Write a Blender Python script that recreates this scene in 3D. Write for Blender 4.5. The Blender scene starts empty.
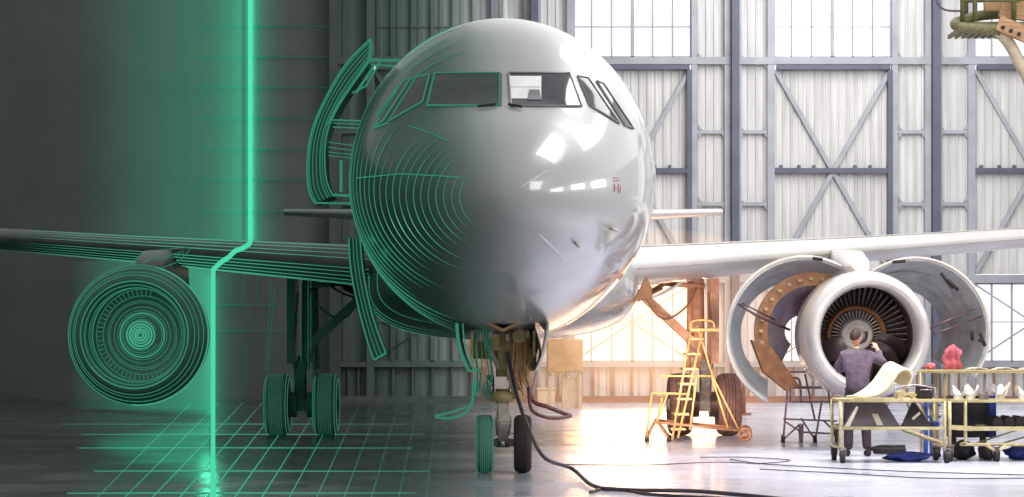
import bpy, bmesh, math, random
from mathutils import Vector, Matrix
from mathutils.bvhtree import BVHTree
random.seed(7)
SC = bpy.context.scene
COL = SC.collection
PI = math.pi
F = 2312.0          # focal length in pixels of the 1024 px frame
CX, CY, CH = 503.0, 345.0, 1.70
def P(px, py, d):   # a place in the hangar: bearing read off the photo, at its own real distance d
    return Vector(((px-CX)/F*d, d, CH+(CY-py)/F*d))
def floor_at(px, py):
    d = CH*F/(py-CY); return Vector(((px-CX)/F*d, d, 0))

# ------------------------------------------------------------------ materials
def lin(h):
    h = h.lstrip('#'); o = []
    for i in (0, 2, 4):
        c = int(h[i:i+2], 16)/255
        o.append(c/12.92 if c <= .04045 else ((c+.055)/1.055)**2.4)
    return (*o, 1)
def nt(name):
    m = bpy.data.materials.new(name); m.use_nodes = True
    n = m.node_tree; n.nodes.clear()
    out = n.nodes.new('ShaderNodeOutputMaterial')
    return m, n, out
def N(n, t, **kw):
    x = n.nodes.new(t)
    for k, v in kw.items():
        if k in x.inputs: x.inputs[k].default_value = v
        else: setattr(x, k, v)
    return x
def mat(name, c1, c2=None, rough=.5, metal=0, spec=.5, coat=0, scale=6, stretch=(1, 1, 1), bump=0, bscale=40, lo=.35, hi=.65, alpha=1):
    m, n, out = nt(name)
    b = N(n, 'ShaderNodeBsdfPrincipled'); n.links.new(b.outputs[0], out.inputs[0])
    b.inputs['Roughness'].default_value = rough; b.inputs['Metallic'].default_value = metal
    b.inputs['Specular IOR Level'].default_value = spec; b.inputs['Coat Weight'].default_value = coat
    b.inputs['Alpha'].default_value = alpha
    tc = N(n, 'ShaderNodeTexCoord'); mp = N(n, 'ShaderNodeMapping'); mp.inputs['Scale'].default_value = stretch
    n.links.new(tc.outputs['Object'], mp.inputs[0])
    no = N(n, 'ShaderNodeTexNoise'); no.inputs['Scale'].default_value = scale; no.inputs['Detail'].default_value = 5
    n.links.new(mp.outputs[0], no.inputs['Vector'])
    r = N(n, 'ShaderNodeValToRGB'); r.color_ramp.elements[0].position = lo; r.color_ramp.elements[1].position = hi
    r.color_ramp.elements[0].color = lin(c1); r.color_ramp.elements[1].color = lin(c2 or c1)
    n.links.new(no.outputs['Fac'], r.inputs[0]); n.links.new(r.outputs[0], b.inputs['Base Color'])
    if bump:
        n2 = N(n, 'ShaderNodeTexNoise'); n2.inputs['Scale'].default_value = bscale
        n.links.new(mp.outputs[0], n2.inputs['Vector'])
        bp = N(n, 'ShaderNodeBump'); bp.inputs['Strength'].default_value = bump; bp.inputs['Distance'].default_value = .02
        n.links.new(n2.outputs['Fac'], bp.inputs['Height']); n.links.new(bp.outputs[0], b.inputs['Normal'])
    return m
def dissolve(name, stops, rough=.4, spec=(0, .5), coat=0, noise=.12, nscale=2, stretch=(1, 1, 1), bump=0, streak=None):
    """paint that changes from the dark digital finish to the real one across the hangar (world X)"""
    m, n, out = nt(name)
    b = N(n, 'ShaderNodeBsdfPrincipled'); n.links.new(b.outputs[0], out.inputs[0])
    g = N(n, 'ShaderNodeNewGeometry'); s = N(n, 'ShaderNodeSeparateXYZ'); n.links.new(g.outputs['Position'], s.inputs[0])
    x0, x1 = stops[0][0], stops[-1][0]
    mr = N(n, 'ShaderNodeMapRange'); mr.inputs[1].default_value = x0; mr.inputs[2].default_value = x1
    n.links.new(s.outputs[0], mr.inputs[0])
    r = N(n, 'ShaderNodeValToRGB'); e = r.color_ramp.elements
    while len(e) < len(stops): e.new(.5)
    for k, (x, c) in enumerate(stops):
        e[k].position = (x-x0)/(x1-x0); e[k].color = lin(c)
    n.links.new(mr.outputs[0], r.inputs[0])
    mp = N(n, 'ShaderNodeMapping'); mp.inputs['Scale'].default_value = stretch; n.links.new(g.outputs['Position'], mp.inputs[0])
    no = N(n, 'ShaderNodeTexNoise'); no.inputs['Scale'].default_value = nscale; no.inputs['Detail'].default_value = 6
    n.links.new(mp.outputs[0], no.inputs['Vector'])
    m2 = N(n, 'ShaderNodeMapRange'); m2.inputs[1].default_value = .3; m2.inputs[2].default_value = .7
    m2.inputs[3].default_value = 1-noise; m2.inputs[4].default_value = 1
    n.links.new(no.outputs['Fac'], m2.inputs[0])
    mx = N(n, 'ShaderNodeMix', data_type='RGBA', blend_type='MULTIPLY'); mx.inputs[0].default_value = 1
    n.links.new(r.outputs[0], mx.inputs[6]); n.links.new(m2.outputs[0], mx.inputs[7])
    n.links.new(mx.outputs[2], b.inputs['Base Color'])
    sp = N(n, 'ShaderNodeMapRange'); sp.inputs[1].default_value = .45 if coat else 0; sp.inputs[2].default_value = .75 if coat else 1; sp.inputs[3].default_value = spec[0]; sp.inputs[4].default_value = spec[1]
    n.links.new(mr.outputs[0], sp.inputs[0]); n.links.new(sp.outputs[0], b.inputs['Specular IOR Level'])
    if coat:
        cm = N(n, 'ShaderNodeMath', operation='MULTIPLY'); cm.inputs[1].default_value = coat
        n.links.new(sp.outputs[0], cm.inputs[0]); n.links.new(cm.outputs[0], b.inputs['Coat Weight']); b.inputs['Coat Roughness'].default_value = .05
    b.inputs['Roughness'].default_value = rough
    if bump:
        n2 = N(n, 'ShaderNodeTexNoise'); n2.inputs['Scale'].default_value = .9; n2.inputs['Detail'].default_value = 3
        n.links.new(g.outputs['Position'], n2.inputs['Vector'])
        bp = N(n, 'ShaderNodeBump'); bp.inputs['Strength'].default_value = bump; bp.inputs['Distance'].default_value = .05
        n.links.new(n2.outputs['Fac'], bp.inputs['Height']); n.links.new(bp.outputs[0], b.inputs['Normal'])
        rr = N(n, 'ShaderNodeMapRange'); rr.inputs[1].default_value = .3; rr.inputs[2].default_value = .7
        rr.inputs[3].default_value = rough*.6; rr.inputs[4].default_value = rough*1.5
        n.links.new(no.outputs['Fac'], rr.inputs[0]); n.links.new(rr.outputs[0], b.inputs['Roughness'])
    return m
def glow(name, col, s):
    m, n, out = nt(name)
    e = N(n, 'ShaderNodeEmission'); e.inputs[0].default_value = col; e.inputs[1].default_value = s
    n.links.new(e.outputs[0], out.inputs[0]); return m
def glow_volume(name, col, s):  # self-lit volume with no scattering
    m, n, out = nt(name)
    e = N(n, 'ShaderNodeEmission'); e.inputs[0].default_value = col; e.inputs[1].default_value = s
    n.links.new(e.outputs[0], out.inputs['Volume']); return m
def glassy(name, tint, gl=.12):
    m, n, out = nt(name)
    t = N(n, 'ShaderNodeBsdfTransparent'); t.inputs[0].default_value = tint
    g = N(n, 'ShaderNodeBsdfGlossy'); g.inputs['Roughness'].default_value = .05
    mx = N(n, 'ShaderNodeMixShader'); mx.inputs[0].default_value = gl
    n.links.new(t.outputs[0], mx.inputs[1]); n.links.new(g.outputs[0], mx.inputs[2]); n.links.new(mx.outputs[0], out.inputs[0])
    return m

GC = (.10, .62, .40, 1)
M = {}
M['glow_faint'] = glow('green_glow_faint', GC, .16)
M['glow_dim'] = glow('green_glow_dim', GC, .36)
M['glow_mid'] = glow('green_glow_mid', GC, .62)
M['glow_hi'] = glow('green_glow_bright', (.04, .72, .42, 1), 1.0)
M['beam'] = glow('scan_beam_core', (.08, .75, .42, 1), .95)
M['slate'] = mat('dark_digital_slate', '#505454', '#5c6060', rough=.7, spec=.12, scale=1.5)
M['slate_green'] = mat('dark_digital_green', '#436a5f', '#4b7569', rough=.7, spec=.12, scale=1.5)
M['tyre_digital'] = mat('digital_tyre', '#5c7a73', '#66867f', rough=.8, spec=.1, scale=8)
WX = lambda px: (px-CX)/F*69.0
M['clad'] = dissolve('door_cladding', [(WX(300), '#535757'), (WX(380), '#4e605a'), (WX(430), '#667872'), (WX(490), '#a9adad'), (WX(545), '#d6d5d3')], rough=.6, spec=(.05, .3), noise=.3, nscale=1.1, stretch=(5, 1, .35))
M['steel'] = dissolve('door_steelwork', [(WX(300), '#535757'), (WX(400), '#4e605a'), (WX(440), '#5c6c67'), (WX(490), '#7d848a'), (WX(545), '#a6a9af')], rough=.5, spec=(.05, .4), noise=.25, nscale=1.5)
M['column'] = dissolve('door_column', [(WX(300), '#4c5050'), (WX(400), '#4a5a54'), (WX(460), '#55625e'), (WX(545), '#5d6070')], rough=.5, spec=(.05, .4), noise=.25, nscale=1.5)
M['red_steel'] = dissolve('red_oxide_steel', [(WX(330), '#585c5c'), (WX(460), '#5d6d67'), (WX(560), '#a5786c')], rough=.55, spec=(.05, .4), noise=.3, nscale=2)
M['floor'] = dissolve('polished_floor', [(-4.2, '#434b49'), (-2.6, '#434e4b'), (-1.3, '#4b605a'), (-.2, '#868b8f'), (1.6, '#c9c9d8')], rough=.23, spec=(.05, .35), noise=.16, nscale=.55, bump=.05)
M['wall_dark'] = mat('dark_wall_panel', '#545858', '#5b5f5f', rough=.8, spec=.05, scale=.5)
M['white'] = dissolve('airliner_shaded_white', [(-2.15, '#384a45'), (-1.4, '#41605a'), (-.8, '#506a61'), (-.4, '#7c8883'), (0, '#9ca09c'), (.6, '#a9aaa7'), (1.6, '#b4b5b2')], rough=.28, spec=(.02, .5), coat=1.8, noise=.05, nscale=.8)  # real half greyed in the paint for shade, paler towards the lit side
M['wing_white'] = mat('wing_white_paint', '#dedbd6', '#d2cfca', rough=.3, spec=.5, coat=.3, scale=.8)
M['cowl_white'] = mat('inlet_white_paint', '#d6cdc4', '#c8beb5', rough=.25, coat=.5, scale=1.5)
M['lip'] = mat('inlet_lip_metal', '#d6d1cc', '#c6c0ba', rough=.28, metal=.35, scale=2)
M['cowl_grey'] = mat('cowl_inside_grey', '#c0c2c2', '#a2a5a6', rough=.35, metal=.3, scale=4)
M['duct'] = mat('duct_lining', '#8f7280', '#735a66', rough=.16, metal=.55, scale=3)
M['brown'] = mat('brown_primer', '#a9764f', '#8c5b3b', rough=.5, scale=6)
M['dark_metal'] = mat('dark_engine_metal', '#6d5657', '#574445', rough=.35, metal=.3, scale=5)
M['vane'] = mat('guide_vane_metal', '#e6dcdb', '#cfc3c3', rough=.25, metal=.25, scale=8)
M['blade'] = mat('fan_blade_metal', '#5b4c4e', '#463a3c', rough=.28, metal=.3, scale=4)
M['hub'] = mat('hub_grey', '#e6dfd8', '#cfc7c0', rough=.4, scale=8)
M['black'] = mat('black_rubber', '#211d1e', '#2c2829', rough=.7, scale=12)
M['tyre'] = mat('tyre_rubber', '#8a655d', '#79564f', rough=.75, scale=10, bump=.1)
M['nose_tyre'] = mat('nose_tyre_rubber', '#3a302f', '#2e2727', rough=.75, scale=10)
M['gear_paint'] = mat('gear_strut_paint', '#e3ab8e', '#cf9474', rough=.45, scale=8)
M['gear_grey'] = mat('gear_grey_paint', '#b9b0a6', '#9d938a', rough=.45, scale=8)
M['gear_olive'] = mat('gear_olive_primer', '#c2ae79', '#9d8a5f', rough=.5, scale=8)
M['chrome'] = mat('bare_steel', '#cfcac6', '#b9b3ae', rough=.25, metal=.9)
M['bay'] = mat('bay_brown', '#c79a69', '#a67e54', rough=.6, scale=9)
M['glass_dark'] = mat('cockpit_glass', '#28292e', '#35363c', rough=.06, spec=.8, scale=2)
M['tail_dark'] = mat('dark_tail_paint', '#777d7c', '#838988', rough=.8, spec=.1)
M['liner_digital'] = mat('digital_liner_green', '#6c998b', '#76a496', rough=.8, spec=.1)
M['pane_digital'] = mat('dark_pane', '#39413f', '#434a49', rough=.5, spec=.2)
M['post'] = mat('worn_orange_paint', '#b97f62', '#a56e53', rough=.5, scale=9)
M['frame_grey'] = mat('window_frame_grey', '#77797b', '#686a6c', rough=.4)
M['yellow'] = mat('yellow_steel', '#e6b878', '#d2a062', rough=.4, scale=10)
M['rust'] = mat('worn_brown_steel', '#b58368', '#99684f', rough=.5, scale=10)
M['olive_yellow'] = mat('cart_yellow', '#cfc192', '#b6a778', rough=.45, scale=12)
M['stand_grey'] = mat('stand_purple_grey', '#98848a', '#7d6a70', rough=.45, scale=10)
M['board'] = mat('grey_board', '#77707a', '#66606a', rough=.6, scale=4)
M['board_dark'] = mat('dark_board', '#443b45', '#372f39', rough=.6, scale=4)
M['label'] = mat('pale_sticker', '#e6e0cf', '#d8d2c0', rough=.6)
M['blue'] = mat('blue_tarp', '#2b3f9c', '#22317e', rough=.55, scale=8, bump=.3, bscale=14)
M['blue_steel'] = mat('blue_steel', '#3d63b4', '#31539c', rough=.4)
M['dark_bag'] = mat('black_sheet', '#1d1a22', '#28242d', rough=.6, scale=8, bump=.3, bscale=10)
M['part_white'] = mat('removed_part_pale', '#d9d4cb', '#aaa49e', rough=.4, scale=14)
M['part_grey'] = mat('removed_part_grey', '#a59ea0', '#8a8285', rough=.35, metal=.4, scale=14)
M['cream'] = mat('cream_composite', '#e6dcc0', '#d8cdae', rough=.45, scale=6)
M['red'] = mat('red_cover', '#c4606c', '#b05662', rough=.6, scale=10)
M['beige'] = mat('beige_sheet', '#c9ab84', '#b99a72', rough=.6, scale=4)
M['crate'] = mat('pale_crate', '#d8c7ae', '#cbb89c', rough=.6, scale=5)
M['wood'] = mat('timber', '#c9a27a', '#aa8258', rough=.6, scale=3, stretch=(1, 1, 8))
M['olive'] = mat('olive_platform_paint', '#7c7a52', '#67653f', rough=.5, scale=10)
M['hose'] = mat('hose_rubber', '#463b40', '#3a3035', rough=.5)
M['hose_red'] = mat('hose_red_brown', '#7a4a44', '#68403c', rough=.5)
M['coverall'] = mat('coverall_cloth', '#6b5c6c', '#594b5a', rough=.85, scale=14, bump=.25, bscale=30)
M['trousers'] = mat('trouser_cloth', '#3d3038', '#2f252c', rough=.85, scale=14)
M['skin'] = mat('skin', '#d9a489', '#cf9478', rough=.55, scale=20)
M['hair'] = mat('dark_hair', '#3a241c', '#2a1914', rough=.6, scale=60)
M['pane'] = glassy('clear_window_glass', (.97, .98, 1, 1), .06)
M['pale_tone'] = mat('pale_mark', '#efeeec', '#dcdbd8', rough=.5, scale=4)

# ------------------------------------------------------------------ mesh builder
def world_loc(o):
    v = Vector((0, 0, 0))
    while o is not None: v += o.location; o = o.parent
    return v
class MB:
    def __init__(s): s.v = []; s.f = []; s.sm = []; s.ch = []
    def add(s, vs, fs, smooth=False):
        b = len(s.v); f0 = len(s.f); s.v += [Vector(v) for v in vs]
        for f in fs: s.f.append(tuple(i+b for i in f)); s.sm.append(smooth)
        s.ch.append((b, len(s.v), f0, len(s.f)))
        return s
    def box(s, c, d, R=None, bev=0):
        hx, hy, hz = d[0]/2, d[1]/2, d[2]/2
        R = R or Matrix.Identity(3); c = Vector(c)
        if bev:
            bm = bmesh.new(); bmesh.ops.create_cube(bm, size=1)
            for v in bm.verts: v.co = Vector((v.co.x*d[0], v.co.y*d[1], v.co.z*d[2]))
            bmesh.ops.bevel(bm, geom=bm.edges[:], offset=bev, segments=2, affect='EDGES', profile=.5)
            bm.verts.index_update()
            s.add([c+R@v.co for v in bm.verts], [[v.index for v in f.verts] for f in bm.faces]); bm.free(); return s
        vs = [c+R@Vector((x*hx, y*hy, z*hz)) for x in (-1, 1) for y in (-1, 1) for z in (-1, 1)]
        return s.add(vs, [(0, 1, 3, 2), (4, 6, 7, 5), (0, 4, 5, 1), (2, 3, 7, 6), (0, 2, 6, 4), (1, 5, 7, 3)])
    def bar(s, a, b, w, h=None, up=(0, 0, 1)):
        a, b = Vector(a), Vector(b); d = b-a; L = d.length
        y = d.normalized(); u = Vector(up)
        if abs(y.dot(u)) > .98: u = Vector((0, 1, 0))
        x = y.cross(u).normalized(); z = x.cross(y)
        R = Matrix((x, y, z)).transposed()
        return s.box((a+b)/2, (w, L, h or w), R)
    def tube(s, pts, r, n=6, closed=False, caps=True):
        pts = [Vector(p) for p in pts]; m = len(pts)
        rs = r if isinstance(r, (list, tuple)) else [r]*m
        vs = []; prev = None
        for i, p in enumerate(pts):
            if closed: t = pts[(i+1) % m]-pts[i-1]
            else: t = pts[min(i+1, m-1)]-pts[max(i-1, 0)]
            if t.length < 1e-9: t = Vector((0, 0, 1))
            t.normalize()
            if prev is None:
                u = Vector((0, 0, 1)) if abs(t.z) < .9 else Vector((0, 1, 0))
                x = t.cross(u).normalized()
            else:
                x = (prev-t*prev.dot(t))
                x = x.normalized() if x.length > 1e-6 else t.cross(Vector((0, 1, .3))).normalized()
            prev = x; y = t.cross(x)
            for k in range(n):
                a = 2*PI*k/n; vs.append(p+(x*math.cos(a)+y*math.sin(a))*rs[i])
        fs = []
        for i in range(m if closed else m-1):
            j = (i+1) % m
            for k in range(n):
                l = (k+1) % n; fs.append((i*n+k, i*n+l, j*n+l, j*n+k))
        if caps and not closed: fs.append(tuple(range(n-1, -1, -1))); fs.append(tuple((m-1)*n+k for k in range(n)))
        return s.add(vs, fs, n > 5)
    def grid(s, rows, closed_u=False, closed_v=False, smooth=True):
        nu, nv = len(rows), len(rows[0]); vs = [p for r in rows for p in r]; fs = []
        for i in range(nu if closed_u else nu-1):
            for j in range(nv if closed_v else nv-1):
                a, b = (i+1) % nu, (j+1) % nv
                fs.append((i*nv+j, i*nv+b, a*nv+b, a*nv+j))
        return s.add(vs, fs, smooth)
    def slab(s, top, off, smooth=True):
        """a sheet (grid of points) given real thickness along off"""
        off = Vector(off); nu, nv = len(top), len(top[0])
        bot = [[Vector(p)+off for p in r] for r in top]
        s.grid(top, smooth=smooth); s.grid([r[::-1] for r in bot], smooth=smooth)
        ring = [top[0][j] for j in range(nv)]+[top[i][-1] for i in range(1, nu)]+[top[-1][j] for j in range(nv-2, -1, -1)]+[top[i][0] for i in range(nu-2, 0, -1)]
        return s.grid([[Vector(p) for p in ring]+[Vector(ring[0])], [Vector(p)+off for p in ring]+[Vector(ring[0])+off]], smooth=False)
    def lathe(s, prof, c, n=64, a0=0, a1=2*PI, ax=None, closed_prof=False):
        """profile of (radius, depth along +Y), turned about a Y axis through c"""
        c = Vector(c); full = abs(a1-a0-2*PI) < 1e-6; rows = []
        for i in range(n if full else n+1):
            a = a0+(a1-a0)*i/n
            row = [Vector((r*math.cos(a), y, r*math.sin(a))) for r, y in prof]
            if ax is not None: row = [ax@p for p in row]
            rows.append([c+p for p in row])
        return s.grid(rows, closed_u=full, closed_v=closed_prof)
    def prism(s, poly, off, smooth=False):
        poly = [Vector(p) for p in poly]; off = Vector(off); n = len(poly)
        vs = poly+[p+off for p in poly]
        fs = [tuple(range(n)), tuple(range(2*n-1, n-1, -1))]+[(i, i+n, (i+1) % n+n, (i+1) % n) for i in range(n)]
        return s.add(vs, fs, smooth)
    def disc(s, c, r, w, n=24, axis=(1, 0, 0)):
        a = Vector(axis).normalized(); c = Vector(c)
        u = a.cross(Vector((0, 0, 1))) if abs(a.z) < .9 else a.cross(Vector((1, 0, 0)))
        u.normalize(); v = a.cross(u)
        return s.prism([c-a*w/2+(u*math.cos(2*PI*k/n)+v*math.sin(2*PI*k/n))*r for k in range(n)], a*w)
    def buildeach(s, name, m, parent=None, label=None):
        for c in s.ch:
            t = MB(); lo, hi, f0, f1 = c
            t.v = s.v[lo:hi]; t.f = [tuple(i-lo for i in f) for f in s.f[f0:f1]]; t.sm = s.sm[f0:f1]
            o = t.build(name, m, parent)
            if label: o['label'] = label
    def build(s, name, m, parent=None, base=None, fix=True):
        if not s.v: raise ValueError(name)
        if parent is not None: o0 = world_loc(parent)
        elif base is not None: o0 = Vector(base)
        else:
            xs = [v.x for v in s.v]; ys = [v.y for v in s.v]
            o0 = Vector(((min(xs)+max(xs))/2, (min(ys)+max(ys))/2, min(v.z for v in s.v)))
        me = bpy.data.meshes.new(name); me.from_pydata([v-o0 for v in s.v], [], s.f)
        me.polygons.foreach_set('use_smooth', s.sm)
        if fix:
            bm = bmesh.new(); bm.from_mesh(me); bmesh.ops.recalc_face_normals(bm, faces=bm.faces[:]); bm.to_mesh(me); bm.free()
        me.materials.append(M[m] if isinstance(m, str) else m)
        o = bpy.data.objects.new(name, me); COL.objects.link(o)
        if parent is not None: o.parent = parent
        else: o.location = o0
        return o
def tag(o, label=None, cat=None, group=None, kind=None):
    if label: o['label'] = label
    if cat: o['category'] = cat
    if group: o['group'] = group
    if kind: o['kind'] = kind
    return o
def empty(name, loc, parent=None):
    o = bpy.data.objects.new(name, None); COL.objects.link(o)
    o.empty_display_size = .3
    if parent is not None: o.parent = parent; o.location = Vector(loc)-world_loc(parent)
    else: o.location = loc
    return o
def copy_tree(o, parent=None):
    c = o.copy(); COL.objects.link(c)
    if parent is not None: c.parent = parent
    for ch in list(o.children): copy_tree(ch, c)
    return c
def polyline(pts, seg=.15):
    pts = [Vector(p) for p in pts]; out = []
    for a, b in zip(pts, pts[1:]):
        k = max(1, int((b-a).length/seg))
        out += [a.lerp(b, i/k) for i in range(k)]
    return out+[pts[-1]]
def smooth_path(pts, n=8):
    pts = [Vector(p) for p in pts]; out = []
    for i in range(len(pts)-1):
        p0, p1, p2, p3 = pts[max(i-1, 0)], pts[i], pts[i+1], pts[min(i+2, len(pts)-1)]
        for k in range(n):
            t = k/n; t2, t3 = t*t, t*t*t
            out.append(.5*((2*p1)+(p2-p0)*t+(2*p0-5*p1+4*p2-p3)*t2+(3*p1-p0-3*p2+p3)*t3))
    return out+[pts[-1]]
# ------------------------------------------------------------------ the setting: floor, hangar doors, dark digital wall
DW = 69.0
WZ = lambda py: CH+(CY-py)/F*DW
def wbox(mb, x0, y0, x1, y1, yb, th):     # an upright member on the door plane, px extents, yb = back face, th = depth towards the hangar
    a, b = WX(x0), WX(x1); zt, zb = WZ(y0), WZ(y1)
    return mb.box(((a+b)/2, yb-th/2, (zt+zb)/2), (abs(b-a), th, abs(zt-zb)))
def wbar(mb, x0, y0, x1, y1, yb, w, th):
    return mb.bar((WX(x0), yb-th/2, WZ(y0)), (WX(x1), yb-th/2, WZ(y1)), th, w, up=(0, 1, 0)) if False else mb.bar((WX(x0), yb-th/2, WZ(y0)), (WX(x1), yb-th/2, WZ(y1)), w, th, up=(0, 1, 0))
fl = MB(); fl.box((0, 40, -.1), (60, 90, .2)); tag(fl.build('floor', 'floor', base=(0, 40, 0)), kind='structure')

TOP = -22
def clad_sheet(x0, y0, x1, y1, yb, pitch=.24, depth=.035):
    """ribbed cladding: a real trapezoid profile"""
    mb = MB(); a, b = WX(x0), WX(x1); zt, zb = WZ(y0), WZ(y1); xs = []; x = a
    while x < b-1e-4:
        for f, d in ((0, 0), (.12, 1), (.3, 1), (.42, 0)):
            if x+f*pitch < b: xs.append((x+f*pitch, d*depth))
        x += pitch
    xs.append((b, 0))
    front = [[Vector((q, yb-d-.03, zb)), Vector((q, yb-d-.03, zt))] for q, d in xs]
    mb.grid(front, smooth=False)
    mb.box(((a+b)/2, yb-.012, (zt+zb)/2), (b-a, .024, zt-zb))
    return mb
def door_leaf(n, off, blank=False):
    root = empty('door_%d' % n, (WX(832+off), DW, 0)); root['kind'] = 'structure'
    X = lambda x: x+off
    # cladding sheets: bays each side, the wide panel, the skirt under the low window
    parts = [(739, TOP, 767, 400), (897, TOP, 925, 400), (774, 70, 891, 274), (774, 366, 891, 400)]
    for x0, y0, x1, y1 in parts:
        clad_sheet(X(x0), y0, X(x1), y1, DW+.06, pitch=1.1 if blank else .24).build('cladding_sheet', 'clad', root)
    fr = MB()
    for x0, x1, th in ((725+13, 741, .16), (767, 774, .2), (891, 897, .2), (924, 930, .2)):
        wbox(fr, X(x0), TOP, X(x1), 401, DW, th)
    for y0, y1, xa, xb, th in ((58, 65, 738, 930, .22), (275, 283, 738, 930, .215), (362, 367, 738, 930, .18), (397, 401, 738, 930, .215),
                               (130.5, 134, 739, 768, .14), (202.5, 206, 739, 768, .14), (130.5, 134, 896, 926, .14), (202.5, 206, 896, 926, .14), (TOP, TOP+6, 738, 930, .215)):
        wbox(fr, X(xa), y0, X(xb), y1, DW, th)
    # gusset plates where the rails meet the stiles
    for gx in (739.5, 767, 898, 924.5):
        for gy in (65, 134, 206, 130, 202, 58):
            s = 1 if gy in (65, 134, 206) else -1
            t = 1 if gx in (739.5, 898) else -1
            p = [(gx, gy), (gx+t*4, gy), (gx, gy+s*5)]
            fr.prism([Vector((WX(X(a)), DW-.02, WZ(b))) for a, b in p], (0, -.1, 0))
    fr.build('door_frame', 'steel', root)
    br = MB()
    wbar(br, X(775), 70, X(890), 273, DW-.02, .13, .1); wbar(br, X(890), 70, X(775), 273, DW-.05, .13, .1)
    br.build('cross_brace', 'steel', root)
    bm_ = MB(); wbox(bm_, X(774), 168.5, X(891), 173.5, DW-.02, .2)
    for bx in (779, 797, 812, 853, 868, 886): wbox(bm_, X(bx), 165.5, X(bx+3), 168.5, DW-.04, .14)
    wbox(bm_, X(776), 66, X(889), 70.5, DW-.02, .26)
    wbox(bm_, X(886.5), 71, X(891.5), 400, DW-.01, .24)
    bm_.build('middle_rail', 'column', root)
    sk = MB()
    for k in range(7): wbox(sk, X(774+k*19.5-.9), 367, X(774+k*19.5+.9), 397, DW-.02, .1)
    for k in range(2):
        for x0 in (739, 897): wbox(sk, X(x0+9+k*10), 367, X(x0+10.5+k*10), 397, DW-.02, .08)
    wbox(sk, X(738), 396, X(930), 401.5, DW-.1, .14)
    sk.build('skirt_bars', 'red_steel', root)
    for (y0, y1, mid, lowwin) in ((TOP+6, 58, 27, False), (283, 362, 322, True)):
        if blank:
            clad_sheet(X(774), y0, X(891), y1, DW+.06, pitch=.63).build('blanking_sheet', 'clad', root)
        w = MB()
        for q, wd in ((774, 2), (791.5, 1.3), (811.5, 1.3), (832.3, 3.2), (852.5, 1.3), (872.5, 1.3), (891, 2)):
            wbox(w, X(q-wd/2), y0, X(q+wd/2), y1, DW+.02, .1)
        wbox(w, X(774), mid-.4, X(891), mid+.4, DW+.01, .06)
        wbox(w, X(774), y0, X(891), y0+1.5, DW+.02, .1); wbox(w, X(774), y1-1.5, X(891), y1, DW+.02, .1)
        wf = w.build('window_frame', 'steel', root)
        if lowwin:
            rd = MB()
            for s in ((774, 284, 891, 361), (891, 284, 774, 361)): rd.tube([(WX(X(s[0])), DW-.06, WZ(s[1])), (WX(X(s[2])), DW-.06, WZ(s[3]))], .022)
            rd.build('tie_rod', 'steel', root)
        if not blank:
            gl = MB(); wbox(gl, X(774), y0, X(891), y1, DW+.03, .012); gl.build('window_pane', 'pane', wf)
    return root
for n, (off, bl) in enumerate(((-400, True), (-200, False), (0, False), (200, False))):
    door_leaf(n+1, off, bl)
# columns that stand between the leaves, ground rail, and the dark panelled wall of the digital side
for k, x0 in enumerate((331, 531, 731, 931)):
    c = MB(); wbox(c, x0-.5, TOP, x0+7, 401, DW+.1, .55)
    wbox(c, x0-2, TOP, x0+8.5, 401, DW+.16, .1)
    tag(c.build('trim_%d' % (k+1), 'column'), kind='structure')
r = MB(); r.box((0, DW-.55, .05), (46, .35, .1)); r.box((0, DW-.9, .03), (46, .1, .06))
tag(r.build('trim_5', 'red_steel'), kind='structure')
w = MB(); xr = WX(338)
w.box(((xr-26)/2, DW+.1, 6.3), (xr+26, .2, 12.7))
tag(w.build('wall_left', 'wall_dark'), kind='structure')
w = MB(); w.box((23.5, 45, 6.3), (.3, 48, 12.6))
for k in range(7):
    for z in (2.6, 10.4): w.box((23.3, 24+k*6.6, z), (.1, 5.2, .2))
tag(w.build('wall_right', 'clad'), kind='structure')
w = MB(); w.box((-25.8, 45, 6.3), (.3, 48, 12.6))
for k in range(8): w.box((-25.6, 23+k*6, 6.3), (.12, .2, 12.6))
tag(w.build('wall_side', 'wall_dark'), kind='structure')

# luminous grid laid into the digital floor and wall
g = MB()
BEAMX = lambda d: (213-CX)/F*d
for d, r0 in ((49.6, .006), (43.9, .008), (38.1, .010), (31.1, .010), (26.5, .010)):
    xs = [(-15.5+.5*k) for k in range(34)]; pts = []; rs = []
    for x in xs:
        px = CX+x/d*F
        if 60 < px < 432:
            t = math.exp(-((px-213)/105)**2); pts.append((x, d, .004)); rs.append(r0*(.22+.78*t))
    g.tube(pts, rs, n=4)
for k in range(13):
    pb = 96+k*27.5                       # each long line, leaning away to the right
    ptop = pb+98-max(0, pb-140)*.30
    a, b = floor_at(pb, 499), floor_at(ptop, 400)
    pts = []; rs = []
    for i in range(25):
        p = a.lerp(b, i/24); px = CX+p.x/p.y*F
        t = math.exp(-((px-215)/95)**2); f = 1-.85*(i/24)
        pts.append((p.x, p.y, .004)); rs.append(.0115*(.15+.85*t)*(.35+.65*f))
    g.tube(pts, rs, n=4)
tag(g.build('floor_grid', 'glow_mid'), kind='structure')
g = MB()
for py in (27, 57.5, 88, 119, 150, 180, 212): g.tube([(WX(x), DW-.12, WZ(py)) for x in (195, 230, 262, 300, 345)], [.008, .016, .03, .012, .004], n=4)
for py in (305, 331): g.tube([(WX(x), DW-.12, WZ(py)) for x in (200, 225, 260, 300)], [.006, .02, .012, .004], n=4)
for px in range(140, 262, 13):
    g.tube([(WX(px), DW-.12, WZ(-15)), (WX(px), DW-.12, WZ(300))], .006+.006*(px-140)/120, n=4)
tag(g.build('wall_grid', 'glow_faint'), kind='structure')
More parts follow.
